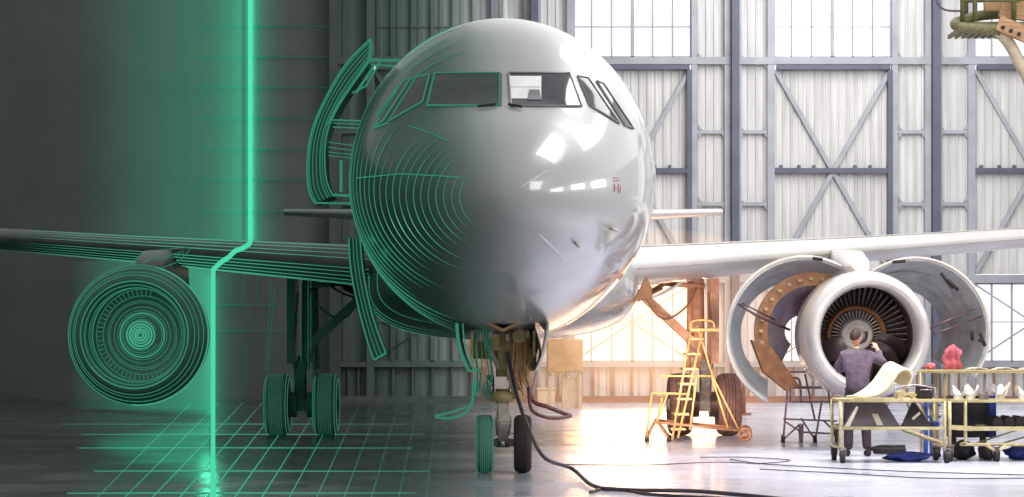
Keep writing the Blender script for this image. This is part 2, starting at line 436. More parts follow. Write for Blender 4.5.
# ------------------------------------------------------------------ the airliner
D0 = 25.8                       # nose tip; station s metres behind it stands at Y = D0 + s
ZC = 3.86
TAB = [  # s, zmid, half width, up, down
 (0, -.50, 0, 0, 0), (.06, -.50, .25, .20, .22), (.2, -.49, .46, .37, .40), (.5, -.46, .77, .60, .64), (1.0, -.41, 1.12, .86, .90),
 (1.6, -.34, 1.42, 1.10, 1.13), (2.0, -.29, 1.57, 1.36, 1.28), (2.5, -.22, 1.71, 1.66, 1.45), (3.0, -.16, 1.82, 1.89, 1.60), (3.6, -.10, 1.92, 2.05, 1.74),
 (4.4, -.05, 2.00, 2.16, 1.88), (5.4, -.01, 2.04, 2.22, 2.0), (6.5, 0, 2.06, 2.24, 2.07), (8, 0, 2.06, 2.24, 2.1), (22, 0, 2.06, 2.24, 2.1),
 (26, .12, 1.9, 1.95, 1.85), (30, .45, 1.45, 1.55, 1.35), (34, .85, .85, .95, .8), (37, 1.15, .32, .4, .3), (37.5, 1.2, .05, .06, .05)]
def hermite(tab, s, k):
    xs = [math.sqrt(t[0]) for t in tab]; x = math.sqrt(max(s, 0)); ys = [t[k] for t in tab]
    i = max(0, min(len(xs)-2, next((j for j in range(len(xs)-1) if x <= xs[j+1]), len(xs)-2)))
    def sl(j):
        if j <= 0: return (ys[1]-ys[0])/(xs[1]-xs[0])
        if j >= len(xs)-1: return (ys[-1]-ys[-2])/(xs[-1]-xs[-2])
        a = (ys[j]-ys[j-1])/(xs[j]-xs[j-1]); b = (ys[j+1]-ys[j])/(xs[j+1]-xs[j])
        return 0 if a*b <= 0 else 2*a*b/(a+b)
    h = xs[i+1]-xs[i]; t = (x-xs[i])/h
    return ((1+2*t)*(1-t)**2*ys[i]+t*(1-t)**2*h*sl(i)+t*t*(3-2*t)*ys[i+1]+t*t*(t-1)*h*sl(i+1))
def hull(s, a, k=1.0):          # a: angle from the crown, positive towards +X
    zm, w, u, d = (hermite(TAB, s, j) for j in (1, 2, 3, 4))
    c, q = math.cos(a), math.sin(a)
    return Vector((w*q*k, D0+s, ZC+zm+(u if c > 0 else d)*c*k))
air = empty('airliner', (0, D0+5, 0))
tag(air, 'airliner seen nose-on in a hangar, half white paint and half green glowing line drawing', 'airplane')
ss = [(i/26)**2*8 for i in range(27)]+[8+i*1.4 for i in range(1, 11)]+[22+i*.75 for i in range(1, 21)]+[37.5]
ss = sorted(set(round(s, 4) for s in ss))
NA = 96
rows = [[hull(max(s, 1e-5), 2*PI*j/NA) for j in range(NA)] for s in ss]
mb = MB(); mb.grid(rows, closed_v=True)
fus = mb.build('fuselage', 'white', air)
TREE = BVHTree.FromPolygons([tuple(v) for v in mb.v], mb.f)
CAM = Vector((0, 0, CH))
def on_hull(px, py, off=.0):
    d = (P(px, py, 30)-CAM).normalized()
    h = TREE.ray_cast(CAM, d)
    if h[0] is None: return None
    n = h[1]
    if n.dot(d) > 0: n = -n
    return h[0]+n*off
def hull_line(mb, pts, r, off=.006, n=5, seg=4):
    q = []
    for a, b in zip(pts, pts[1:]):
        k = max(2, int(math.dist(a, b)/seg))
        for i in range(k): q.append((a[0]+(b[0]-a[0])*i/k, a[1]+(b[1]-a[1])*i/k))
    q.append(pts[-1])
    q = [on_hull(x, y, off) for x, y in q]; q = [p for p in q if p is not None]
    if len(q) > 1: mb.tube(q, r, n=n)
def hull_patch(poly, off, th=.02, n=8):
    """four-sided piece of skin following the hull: poly = TL, TR, BR, BL"""
    rows = []
    for i in range(n+1):
        v = i/n; row = []
        for j in range(n+1):
            u = j/n
            x = (poly[0][0]*(1-u)+poly[1][0]*u)*(1-v)+(poly[3][0]*(1-u)+poly[2][0]*u)*v
            y = (poly[0][1]*(1-u)+poly[1][1]*u)*(1-v)+(poly[3][1]*(1-u)+poly[2][1]*u)*v
            row.append(on_hull(x, y, off))
        rows.append(row)
    if any(p is None for r in rows for p in r): raise ValueError(poly)
    c = rows[n//2][n//2]; c0 = on_hull((poly[0][0]+poly[2][0])/2, (poly[0][1]+poly[2][1])/2, 0)
    return MB().slab(rows, (c0-c).normalized()*th)
# cockpit windows: right-hand ones real glass, left-hand ones dark panes drawn round with light
WIN = [('windscreen', [(508.5, 73.5), (569, 73.5), (581, 106.5), (511, 106.5)], 0), ('side_window', [(577.5, 76.5), (588, 78.5), (618.5, 123.5), (589.5, 106)], 0),
       ('side_window', [(596, 81.3), (603, 84), (633, 129), (624, 125.5)], 0),
       ('windscreen', [(435, 73.5), (499.5, 73.5), (499.5, 106), (427.5, 106)], 1), ('side_window', [(417, 77.5), (430, 75), (423, 102), (390, 121)], 1), ('side_window', [(404, 81), (411, 79), (384, 121), (375, 127)], 1)]
for nm, poly, dig in WIN:
    try: p = hull_patch(poly, .012, .03).build(nm, 'pane_digital' if dig else 'glass_dark', fus)
    except ValueError as e: print('patch missed', e); continue
    tag(p, 'dark cockpit glass' if not dig else 'dark pane outlined in green light')
    fm = MB(); hull_line(fm, poly+[poly[0]], .013 if not dig else .011, .012)
    tag(fm.build('window_frame', 'frame_grey' if not dig else 'glow_dim', fus), 'green glowing frame' if dig else 'grey window frame')
vz = hull_patch([(509.5, 77), (541, 77), (541, 99.5), (511, 99.5)], .016, .02); hull_line(vz, [(510, 88), (540, 88)], .006, .02)  # pale patch over the glass paints in the white hangar showing there
tag(vz.build('painted_view', 'pale_tone', fus), 'pale patch painted on the right windscreen for the white hangar')
hr = hull_patch([(529, 91), (539, 91), (541, 101), (527, 101)], .022, .02); hr.build('headrest', 'frame_grey', fus)
wp = MB(); hull_line(wp, [(508, 106.5), (522, 109)], .016, .03); hull_line(wp, [(478, 108.5), (496, 106.5)], .016, .03); wp.buildeach('wiper', 'black', fus)
pr = MB()
for x, y, x2, y2 in ((573, 241, 577.5, 245), (608, 227, 616, 229)): pr.tube([on_hull(x, y, .03), on_hull((x+x2)/2, (y+y2)/2, .07), on_hull(x2, y2, .03)], .018)
pr.buildeach('pitot_probe', 'gear_grey', fus)
ft = MB()
for p0, p1 in (((613, 178), (617, 178)), ((613, 181), (619, 180)), ((614, 184), (614, 192)), ((618, 184), (618, 193)), ((614, 188), (618, 188)), ((620, 186), (620, 193))): hull_line(ft, [p0, p1], .006, .004)
tag(ft.build('marking', 'red', fus), 'small red stencil marks')
ln = MB(); hull_line(ln, [(539, 234), (566, 260)], .007, .003); hull_line(ln, [(521, 187), (548, 170)], .004, .002); ln.buildeach('pale_line', 'pale_tone', fus)  # thin pale lines laid on the hull
# glowing contour rings of the digital half
cl = MB()
def ring(s, a0, a1, r, k=1.004, n=40, mbx=None):
    pts = []; rs = []
    for i in range(n+1):
        t = i/n; a = a0+(a1-a0)*t
        pts.append(hull(s, -a, k)); rs.append(r*max(.05, min(1, 5*t, 5*(1-t))))
    (mbx or cl).tube(pts, rs, n=5)
R_ = math.radians
lst = [.22, .30, .39, .49, .60, .72, .85, 1.0, 1.15, 1.32, 1.5, 1.7, 1.92, 2.15, 2.4, 2.7, 3.0, 3.35, 3.75]
for i, s in enumerate(lst):
    ring(s, R_(42+random.uniform(-8, 10)+14*(s > 1.4)+12*(s > 2.2)), R_(150+random.uniform(-10, 10)), .0050+.0012*(i % 3 == 0))
for s, a in ((4.2, 70), (4.8, 20), (5.4, 18), (6.2, 16)): ring(s, R_(a), R_(165), .008)
for s in (2.6, 2.9, 3.2, 3.6, 4.0, 4.5): ring(s, R_(14+random.uniform(-3, 6)), R_(46+random.uniform(-6, 3)), .0055)
ob = cl.build('contour_lines', 'glow_dim', fus); tag(ob, 'green glowing contour rings')
cl2 = MB(); ring(5.8, R_(14), R_(160), .014, 1.006, mbx=cl2); ring(5.0, R_(14), R_(80), .011, 1.006, mbx=cl2)
hull_line(cl2, [(357, 178), (400, 174), (440, 176), (462, 178)], .008)
hull_line(cl2, [(409, 126), (430, 133), (447, 141)], .007)
hull_line(cl2, [(373, 129), (388, 123)], .012); hull_line(cl2, [(399, 86), (378, 116)], .013); hull_line(cl2, [(408, 83), (384, 120)], .012)
cl2.buildeach('outline', 'glow_dim', fus, 'green glowing outline')
# belly fairing between the wings, with its glowing left half
fa = MB(); FT = [(0, .05), (.8, .55), (2, .85), (3.5, 1), (9, 1), (11, .85), (13, .3)]
def fair(y, a):
    k = next((FT[i][1]+(FT[i+1][1]-FT[i][1])*(y-FT[i][0])/(FT[i+1][0]-FT[i][0]) for i in range(len(FT)-1) if y <= FT[i+1][0]), .3)
    c, q = math.cos(a), math.sin(a)
    e = lambda v: math.copysign(abs(v)**.72, v)
    return Vector((e(q)*(1.45+.9*k), D0+10.4+y, 2.75+e(c)*(1.0 if c > 0 else .35+.6*k)))
fa.grid([[fair(13*i/22, 2*PI*j/48+.001) for j in range(48)] for i in range(23)], closed_v=True)
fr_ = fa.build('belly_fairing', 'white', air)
fl_ = MB()
for y in (1.2, 2, 2.8, 3.6, 4.6, 6): fl_.tube([fair(y, -(R_(85)+R_(88)*i/20))+Vector((0, -.01, -.01)) for i in range(21)], [.009*max(.1, 1-i/20) for i in range(21)], n=5)
tag(fl_.build('contour_lines', 'glow_dim', fr_), 'green glowing contour lines')

# ---- wings
def airfoil(c):      # thickness distribution
    return 5*(.2969*math.sqrt(c)-.126*c-.3516*c*c+.2843*c**3-.1015*c**4)
def wing_pt(u, c, side, sgn):     # u metres from the centre line
    le = D0+11.9+(u-1.9)*.51
    ch = 6.3+(3.9-6.3)*min(1, (u-1.2)/5.2) if u < 6.4 else 3.9+(1.5-3.9)*(u-6.4)/10.6
    th = .125*ch if u > 3 else .125*ch+.02*(3-u)
    z = 3.02+.085*(u-1.9)
    return Vector((sgn*u, le+c*ch, z-.012*c*ch+side*airfoil(c)*th*(1 if side > 0 else .85)))
cs = [(1-math.cos(PI*i/14))/2 for i in range(15)]
def wing(sgn, m):
    rows = []
    for i in range(25):
        u = 1.2+15.6*i/24
        rows.append([wing_pt(u, c, 1, sgn) for c in cs[::-1]]+[wing_pt(u, c, -1, sgn) for c in cs[1:]])
    b = MB(); b.grid(rows, closed_v=True); b.add(rows[-1], [tuple(range(len(rows[-1])))])
    o = b.build('wing', m, air)
    return o
wr = wing(1, 'wing_white'); tag(wr, 'white painted wing')
sl = MB()
for c, sd in ((.012, -1), (.10, 1)): sl.tube([wing_pt(2.2+i*.4, c, sd, 1)+Vector((0, -.004, -.004 if sd < 0 else .004)) for i in range(34)], .008)
sl.build('slat_seam', 'gear_grey', wr)
wl = wing(-1, 'slate'); tag(wl, 'dark wing drawn with green light lines')
wlines = MB(); wl_hi = MB()
def along(mbx, c, sd, u0, u1, r, off=.01, fade=True):
    pts = []; rs = []
    for i in range(41):
        u = u0+(u1-u0)*i/40; p = wing_pt(u, c, sd, -1)+Vector((0, -off, sd*off))
        px = CX+p.x/p.y*F; t = math.exp(-((px-213)/95)**2)
        pts.append(p); rs.append(r*(.35+.65*t) if px > 60 else r*.35*max(.15, (px-10)/50))
    mbx.tube(pts, rs, n=5)
for c, sd, r in ((.10, 1, .011), (.045, 1, .007), (.016, 1, .007), (.002, 1, .008), (.012, -1, .008), (.035, -1, .008), (.075, -1, .008), (.14, -1, .008), (.25, -1, .008), (.42, -1, .008), (.65, -1, .008), (.99, -1, .011)):
    along(wlines, c, sd, 2.2, 10.4, r)
tag(wlines.build('contour_lines', 'glow_mid', wl), 'green glowing spanwise lines')
# tailplane and fin, seen small past the fuselage
t = MB()
for sgn in (1, -1):
    rows = []
    for i in range(9):
        u = .3+5.5*i/8; le = D0+31.6+u*.62; ch = 3.6-2.2*i/8; z = 4.88+.06*u
        rows.append([Vector((sgn*u, le+c*ch, z+airfoil(c)*.12*ch)) for c in cs[::-1]]+[Vector((sgn*u, le+c*ch, z-airfoil(c)*.12*ch)) for c in cs[1:]])
    tm = MB().grid(rows, closed_v=True); tm.add(rows[-1], [tuple(range(len(rows[-1])))])
    tag(tm.build('tailplane', 'wing_white' if sgn > 0 else 'tail_dark', air), 'white tailplane' if sgn > 0 else 'dark tailplane')
rows = []
for i in range(9):
    z = 5.2+6.5*i/8; le = D0+28.6+(z-5.2)*.8; ch = 5.6-3.6*i/8
    rows.append([Vector((airfoil(c)*.09*ch, le+c*ch, z)) for c in cs[::-1]]+[Vector((-airfoil(c)*.09*ch, le+c*ch, z)) for c in cs[1:]])
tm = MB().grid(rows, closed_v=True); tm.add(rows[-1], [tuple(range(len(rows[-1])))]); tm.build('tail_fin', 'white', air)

# ---- engines
ED, EZ = 36.75, 1.86
def engine(sgn):
    dig = sgn < 0; EX = 5.84 if not dig else 5.86
    c = Vector((sgn*EX, ED, EZ)); e = empty('engine', c, air)
    tag(e, 'opened engine with white inlet ring' if not dig else 'engine drawn as green light rings')
    m = lambda k: 'slate_green' if dig else k
    lip = [(.775, .55), (.765, .3), (.775, .14), (.80, .05), (.845, .0), (.90, .0), (.95, .06), (.985, .17)]
    MB().lathe(lip, c, 80).build('inlet_lip', m('lip'), e)
    MB().lathe([(.985, .17), (1.02, .34), (1.045, .7), (1.05, 1.25), (1.0, 1.25), (.95, 1.2)] if not dig else [(.985, .17), (1.07, .27), (1.12, .42), (1.10, .8), (1.03, 1.25), (1.0, 1.25), (.95, 1.2)], c, 80).build('inlet_cowl', m('cowl_white'), e)
    MB().lathe([(.775, .55), (.81, .9), (.86, 1.15), (.87, 1.75), (.80, 1.8), (.8, 2.6)], c, 80).build('inlet_liner', m('dark_metal') if not dig else 'liner_digital', e)
    MB().lathe([(.02, 1.9), (.87, 1.9)], c, 64).build('back_plate', m('dark_metal'), e)
    g = MB()
    for k in range(52):     # outlet guide vanes, fanned round
        a = 2*PI*k/52; R = Matrix.Rotation(-a, 3, 'Y')
        rows = [[c+R@Vector((x+(.018+.006*z)*j, 1.55+.25*j/3, z)) for j in range(4)] for x, z in ((-.024, .47), (-.032, .66), (-.040, .85))]
        g.slab(rows, R@Vector((.014, .006, 0)))
    g.build('guide_vanes', m('vane'), e)
    MB().lathe([(.5, 1.85), (.5, 1.42), (.475, 1.36), (.44, 1.38), (.40, 1.6)], c, 64).build('splitter_ring', m('brown'), e)
    g = MB()
    for k in range(40):
        a = 2*PI*k/40; R = Matrix.Rotation(-a, 3, 'Y')
        g.box(c+R@Vector((0, 1.5, .335)), (.016, .12, .15), R)
    g.build('core_vanes', m('hub'), e)
    MB().lathe([(.275, 1.6), (.275, 1.38), (.25, 1.33), (.19, 1.31), (.185, 1.36), (.13, 1.36), (.12, 1.28), (.07, 1.22), (.0, 1.2)], c, 48).build('hub', m('hub'), e)
    sp = MB(); pts = [c+Vector(((.05+.1*t)*math.cos(t*6.2+.5), 1.285+.07*t, (.05+.1*t)*math.sin(t*6.2+.5))) for t in [i/28 for i in range(29)]]
    sp.tube(pts, [.008+.022*i/28 for i in range(29)], n=6); sp.build('spiral_mark', m('dark_metal'), e)
    if not dig:
        for a0 in (108, 130, 152, 174, -164, -142, -120):     # the few big blades left on the disc, low on both sides
            R = Matrix.Rotation(R_(a0), 3, 'Y'); rows = []
            for i in range(7):
                r = .27+.55*i/6; w = .13+.09*math.sin(PI*i/7)
                tw = .25+.75*i/6
                rows.append([c+R@Vector((w*x*math.cos(tw)+.04*i/6, 1.12+w*x*math.sin(tw)+.04, r)) for x in (-1, -.5, 0, .5, 1)])
            MB().slab(rows, R@Vector((.012, .012, 0))).build('fan_blade', 'blade', e)
    # pylon
    py = MB(); x = sgn*EX
    sec = lambda y, zb, zt, w: [Vector((x-w, y, zb)), Vector((x-w*.8, y, zt)), Vector((x+w*.8, y, zt)), Vector((x+w, y, zb))]
    py.grid([sec(ED+.9, EZ+.98, EZ+1.04, .08), sec(ED+1.3, EZ+.98, EZ+1.24, .22), sec(ED+2.2, EZ+.95, EZ+1.42, .27), sec(ED+3.4, EZ+.9, EZ+1.5, .25), sec(ED+5, EZ+.9, EZ+1.45, .2)], closed_v=True)
    py.build('pylon', m('wing_white') if not dig else 'pane_digital', e)
    if dig:
        gl = MB(); gh = MB()
        def circ(mbx, r, y, th, a0=0, a1=360, n=72):
            mbx.tube([c+Vector((r*math.cos(R_(a0+(a1-a0)*i/n)), y, r*math.sin(R_(a0+(a1-a0)*i/n)))) for i in range(n+(a1-a0 < 360))], th, n=5, closed=a1-a0 >= 360)
        for r, y, th in ((1.125, .42, .012), (1.07, .25, .008), (1.005, .16, .006), (.955, .04, .007), (.855, -.01, .011), (.80, .04, .008), (.79, .1, .006)): circ(gl, r, y, th)
        for r in (.75, .64, .56, .53): circ(gl, r, .84, .005)
        circ(gh, 1.125, .41, .011, -95, 75); circ(gh, .86, -.01, .007, -10, 120); circ(gh, .85, -.01, .008, 215, 310)
        pl = [(134, 265), (136, 258), (147, 252), (165, 249.5), (188, 248), (183, 256), (176, 262), (160, 268)]
        gl.tube(smooth_path([P(x+1, y, 37.5) for x, y in pl], 5), .006, n=4)
        for q in (.3, .55, .8): gl.tube(smooth_path([P(138+2+q*8, 265-q*4, 37.5), P(150+q*4, 255+q*6, 37.5), P(170, 252+q*7, 37.5), P(184, 249+q*6, 37.5)], 5), .004, n=4)
        # a disc of lines standing in the inlet: blades, rings and a bright spiral nose
        MB().lathe([(.0, .62), (.2, .66), (.36, .82), (.80, .87)], c, 64).build('fan_disc', 'liner_digital', e)
        for k in range(60):
            a = 6*k
            if 25 < a < 78 or 296 < a < 345: continue
            a = R_(a); gl.tube([c+Vector((r*math.cos(a+(r-.5)*.12), .855, r*math.sin(a+(r-.5)*.12))) for r in (.47, .6, .74)], .0045, n=4)
        circ(gh, .36, .80, .008); circ(gl, .33, .77, .006); circ(gl, .40, .81, .005); circ(gl, .46, .82, .005)
        for q in (.2, .34, .48, .62): circ(gl, .757 if q < .5 else .77, q, .005)
        for r, y, th in ((.225, .655, .010), (.18, .64, .016), (.135, .63, .013), (.092, .625, .017), (.05, .615, .016)): circ(gh, r, y, th, n=40)
        for r, a0, a1 in ((.25, 20, 300), (.29, 80, 330)): circ(gl, r, .70, .006, a0, a1)
        tag(gl.build('contour_lines', 'glow_dim', e), 'green glowing rings and blade lines')
        tag(gh.build('bright_rings', 'glow_mid', e), 'bright green rings')
    return e
engine(1); engine(-1)
def shell(name, m, cpx, cpy, d, Rpx, a0, a1, depth, rear, th, parent, n=36, bulge=1.0):
    """an opened cowl: part of a drum with its axis along Y, tapering to the rear"""
    c = P(cpx, cpy, d); R = Rpx*d/F; rows = []
    for i in range(n+1):
        a = R_(a0+(a1-a0)*i/n); row = []
        for j in range(7):
            t = j/6; r = R*(1+(rear-1)*t**1.6)
            row.append(c+Vector((r*math.cos(a)*bulge, depth*t, r*math.sin(a))))
        rows.append(row)
    inner = [[p+((c-p)*Vector((1, 0, 1))).normalized()*th for p in r] for r in rows]
    mb = MB(); mb.grid(rows); mb.grid([r[::-1] for r in inner])
    mb.grid([[r[0] for r in rows], [r[0] for r in inner]], smooth=False); mb.grid([[r[-1] for r in inner], [r[-1] for r in rows]], smooth=False)
    mb.grid([rows[0], inner[0]], smooth=False); mb.grid([inner[-1], rows[-1]], smooth=False)
    o = mb.build(name, m, parent); return o, c, R, rows, inner
eng = [o for o in bpy.data.objects if o.name.startswith('engine') and o.location.x > 0][0]
fc, c, R, rows, inn = shell('fan_cowl', 'cowl_grey', 804, 334, 38.4, 77, 58, 242, 1.5, .74, .05, eng); tag(fc, 'white fan cowl swung open towards the fuselage')
ed = MB(); ed.tube([r[0] for r in rows], .035); tag(ed.build('cowl_edge', 'cowl_white', eng), 'pale cowl edge')
rv, c, R, rows, inn = shell('reverser_duct', 'duct', 813, 331, 38.7, 57, 70, 232, 1.6, .34, .05, eng); tag(rv, 'shiny dark reverser duct half')
b = MB(); rr = [[c+Vector(((R+dr)*math.cos(R_(a)), -.02, (R+dr)*math.sin(R_(a)))) for dr in (.03, -.03, -.1, -.19)] for a in [70+162*i/40 for i in range(41)]]
b.slab(rr, (0, .08, 0)); rr = [c+Vector(((R-.08)*math.cos(R_(a)), -.05, (R-.08)*math.sin(R_(a)))) for a in [80+150*i/12 for i in range(13)]]
bd = b.build('reverser_front_rib', 'brown', eng); tag(bd, 'brown front rib')
b = MB()
for p in rr: b.box(p, (.06, .04, .05))
b.buildeach('latch', 'gear_olive', eng)
b = MB(); b.prism([P(x, y, 38.6) for x, y in ((752, 340), (771, 347), (800, 386), (787, 391), (764, 372))], (0, .35, 0)); tag(b.build('lower_panel', 'brown', eng), 'brown lower panel')
fc2, c, R, rows, inn = shell('fan_cowl', 'cowl_grey', 915, 332, 38.4, 74, 140, -38, 1.7, .66, .05, eng); tag(fc2, 'grey fan cowl swung open on the outboard side')
ed = MB(); ed.tube([r[0] for r in rows], .028); tag(ed.build('cowl_edge', 'cowl_white', eng), 'pale cowl edge')
rb = MB()
for j in (3, 5): rb.tube([p+Vector((0, 0, 0)) for p in [r[j] for r in inn]], .02)
rb.build('stiffener', 'gear_grey', eng)
ip = MB()
for x0, y0, x1, y1 in ((941, 273, 953, 288), (948, 280, 958, 290), (972, 331, 972.5, 340), (980, 333, 985, 346), (979, 340, 984, 342), (813, 258, 822, 259.5), (893, 262, 905, 261)): ip.tube([P(x0, y0, 38.25), P(x1, y1, 38.3)], .03)
ip.buildeach('cowl_latch', 'black', eng)
rod = MB(); rod.tube([P(926, 330, 38), P(958, 316, 38.3), P(974, 309, 38.4)], [.022, .022, .012]); rod.tube([P(934, 334, 38), P(956, 326, 38.3), P(982, 316, 38.5)], [.02, .02, .012]); rod.tube([P(739, 304, 38.1), P(757, 316, 38.2), P(790, 330, 38.3)], .024); rod.tube([P(742, 303, 38.1), P(775, 320, 38.3)], .016)
rod.buildeach('hold_open_rod', 'dark_metal', eng)

# ---- main landing gear
def wheel(c, r, w, m, hubm, parent, dig=None, lines=0, n=40):
    c = Vector(c); pr_ = [(.55*r, -w*.40), (.62*r, -w*.46), (.82*r, -w*.5), (.93*r, -w*.44), (.985*r, -w*.30), (r, -w*.12), (r, w*.12), (.985*r, w*.30), (.93*r, w*.44), (.82*r, w*.5), (.62*r, w*.46), (.55*r, w*.40)]
    rows = [[c+Vector((x, q*math.cos(2*PI*k/n), q*math.sin(2*PI*k/n))) for q, x in pr_] for k in range(n)]
    o = MB().grid(rows, closed_u=True, closed_v=False).build('wheel', m, parent)
    h = MB(); h.disc(c, .56*r, w*.7, 28); h.disc(c, .2*r, w*.95, 16)
    for k in range(8): a = 2*PI*k/8; h.disc(c+Vector((0, .38*r*math.cos(a), .38*r*math.sin(a))), .05*r, w*.78, 8)
    h.build('wheel_hub', hubm, parent)
    if lines:
        g = MB()
        for k in range(lines):
            x = -w*.42+w*.84*k/(lines-1); q = r*(1.004 if abs(x) < .3*w else .965)
            g.tube([c+Vector((x, q*math.cos(R_(a)), q*math.sin(R_(a)))) for a in range(100, 261, 8)], .0026, n=4)
        for sx in (-1, 1):
            for q, off in ((.965*r, .42), (.84*r, .505)): g.tube([c+Vector((sx*w*off, q*math.cos(2*PI*k/40), q*math.sin(2*PI*k/40))) for k in range(40)], .005, n=4, closed=True)
        tag(g.build('tread_lines', dig, parent), 'green glowing tread lines')
    else:
        g = MB()
        for x in (-.2*w, -.07*w, .07*w, .2*w): g.tube([c+Vector((x, r*.998*math.cos(2*PI*k/40), r*.998*math.sin(2*PI*k/40))) for k in range(40)], .006, n=4, closed=True)
        g.build('tread_groove', 'black', parent)
    return o
DM = D0+17.7
for sgn in (1, -1):
    dig = sgn < 0; e = empty('main_landing_gear', (sgn*3.78, DM, 0), air)
    tag(e, 'main gear leg with two tyres' if not dig else 'main gear leg drawn in green light')
    m = lambda k: 'slate_green' if dig else k
    for dx in (-.455, .455): wheel((sgn*3.78+dx, DM, .585), .585, .44, 'tyre' if not dig else 'tyre_digital', m('gear_grey'), e, 'glow_dim', 11 if dig else 0)
    x = sgn*3.78
    s = MB(); s.tube([(x, DM, .5), (x, DM, 1.5)], .085, 12); s.build('piston', m('chrome'), e)
    s = MB(); s.tube([(x, DM, 1.30), (x-sgn*.10, DM, 1.5), (x-sgn*.12, DM, 2.95)], [.15, .12, .12], 14); s.tube([(x, DM, 1.26), (x, DM, 1.36)], .18, 14); s.build('strut', m('gear_paint'), e)
    s = MB(); s.tube([(x-.7, DM, .585), (x+.7, DM, .585)], .09, 12); s.box((x, DM, .6), (.3, .3, .28)); s.build('axle', m('gear_grey'), e)
    s = MB(); s.bar((x, DM-.16, 1.4), (x, DM-.42, 1.0), .16, .05); s.bar((x, DM-.42, 1.0), (x, DM-.12, .66), .16, .05); s.buildeach('torque_link', m('gear_grey'), e)
    s = MB(); s.bar((x-sgn*.1, DM-.1, 1.65), (x-sgn*1.15, DM-.2, 2.62), .13, .16); s.tube([(x-sgn*1.15, DM-.2, 2.62), (x-sgn*.75, DM-.2, 2.85), (x, DM-.1, 2.8)], .05); s.build('side_brace', m('gear_paint'), e)
    s = MB(); s.prism([Vector((x+sgn*.11, DM-.3+k*.9, z)) for k, z in ((0, 1.35), (1, 1.35), (1, 2.95), (0, 2.95))], (sgn*.15, 0, 0)); s.build('leg_door', m('gear_paint'), e)
    s = MB(); s.tube([(x-sgn*.28, DM+.1, 1.25), (x-sgn*.24, DM+.15, 2.9)], .05); s.tube([(x+sgn*.1, DM-.18, .75), (x+sgn*.13, DM-.2, 1.6), (x+sgn*.06, DM-.2, 2.7)], .022); s.tube([(x-sgn*.2, DM-.2, .7), (x-sgn*.3, DM-.25, 1.1), (x-sgn*.15, DM-.2, 1.6)], .02)
    s.buildeach('brake_hose', m('gear_paint'), e)
    s = MB()
    for dx in (-.18, .18): s.disc((x+dx, DM, .585), .24, .16, 24)
    s.buildeach('brake_pack', m('dark_metal'), e)
    # the inboard gear door hanging under the belly
    rows = [[Vector((sgn*(2.2+1.1*i/6), DM-.9+1.9*j, 2.62+.22*(i/6)**2-.12*math.sin(PI*i/6))) for j in (0, .5, 1)] for i in range(7)]
    s = MB(); s.slab(rows, (0, 0, .05)); s.build('gear_door', 'slate' if dig else 'wing_white', e)
    s = MB(); s.tube(smooth_path([(sgn*2.65, DM-.8, 2.55), (sgn*2.85, DM-.8, 2.25), (sgn*3.1, DM-.6, 2.2), (sgn*3.45, DM-.4, 2.45), (sgn*3.6, DM-.3, 2.75)]), .022); s.tube([(sgn*2.45, DM-.8, 2.5), (sgn*2.95, DM-.7, 2.75)], .03); s.build('door_link', m('rust'), e)
    if dig:
        g = MB()
        for q in (-.17, -.12, .0, .13, .18): g.tube([(x+q, DM-.2, .95), (x+q, DM-.2, 2.9)], .007, n=4)
        for q in (0, .07): g.tube([(x-.55+q, DM-.3, 2.85), (x-.66+q*.6, DM-.3, 1.2)], .009, n=4)
        tag(g.build('contour_lines', 'glow_faint', e), 'green glowing lines')
# ---- nose gear
DN = D0+5.0
e = empty('nose_landing_gear', (0, DN, 0), air); tag(e, 'nose gear with two small tyres')
wheel((-.245, DN, .385), .385, .235, 'tyre_digital', 'slate_green', e, 'glow_dim', 9)
wheel((.262, DN, .385), .385, .235, 'nose_tyre', 'gear_grey', e)
s = MB(); s.tube([(-.2, DN, .40), (.2, DN, .40)], .05, 10); s.build('axle', 'gear_grey', e)
s = MB(); s.tube([(0, DN, .36), (0, DN, 1.0)], .06, 12); s.tube([(0, DN, .34), (0, DN, .46)], .09, 12); s.build('piston', 'chrome', e)
s = MB(); s.bar((0, DN-.08, .95), (.02, DN-.3, .68), .14, .05); s.bar((.02, DN-.3, .68), (0, DN-.08, .44), .13, .05)
s.tube([(-.07, DN-.1, .5), (-.09, DN-.12, .7), (-.05, DN-.12, .9)], .02); s.tube([(.07, DN-.1, .5), (.1, DN-.12, .72), (.06, DN-.12, .9)], .018); s.buildeach('torque_link', 'gear_grey', e)
s = MB(); s.tube([(0, DN, .92), (0, DN, 2.05)], .095, 14); s.tube([(0, DN, .95), (0, DN, 1.08)], .17, 14); s.build('strut', 'gear_olive', e)
s = MB(); s.tube([(-.16, DN-.05, 1.05), (-.17, DN-.05, 1.3)], .05); s.tube([(.16, DN-.05, 1.05), (.17, DN-.05, 1.3)], .05); s.box((0, DN-.12, 1.2), (.22, .1, .16)); s.buildeach('steering_actuator', 'chrome', e)
s = MB(); s.bar((.05, DN-.05, 1.38), (.32, DN-.1, 1.92), .05, .06); s.bar((-.05, DN-.05, 1.38), (-.32, DN-.1, 1.92), .05, .06); s.tube([(-.32, DN-.1, 1.9), (.32, DN-.1, 1.9)], .03); s.buildeach('drag_brace', 'gear_grey', e)
s = MB(); s.disc((.22, DN-.25, 1.82), .095, .05, 24, (0, 1, 0)); s.disc((.22, DN-.28, 1.82), .04, .05, 16, (0, 1, 0)); tag(s.build('pulley', 'gear_olive', e), 'round olive drum')
s = MB(); s.slab([[Vector((.46*math.cos(a), DN-1.0+2.2*j, 1.83+.22*(abs(math.cos(a)))+.04)) for j in (0, 1)] for a in [PI*i/10 for i in range(11)]], (0, 0, .04)); s.build('wheel_bay', 'bay', e)
s = MB()
for x in (-.44, .44): s.box((x*.93, DN+.3, 1.72), (.03, 1.6, .34))
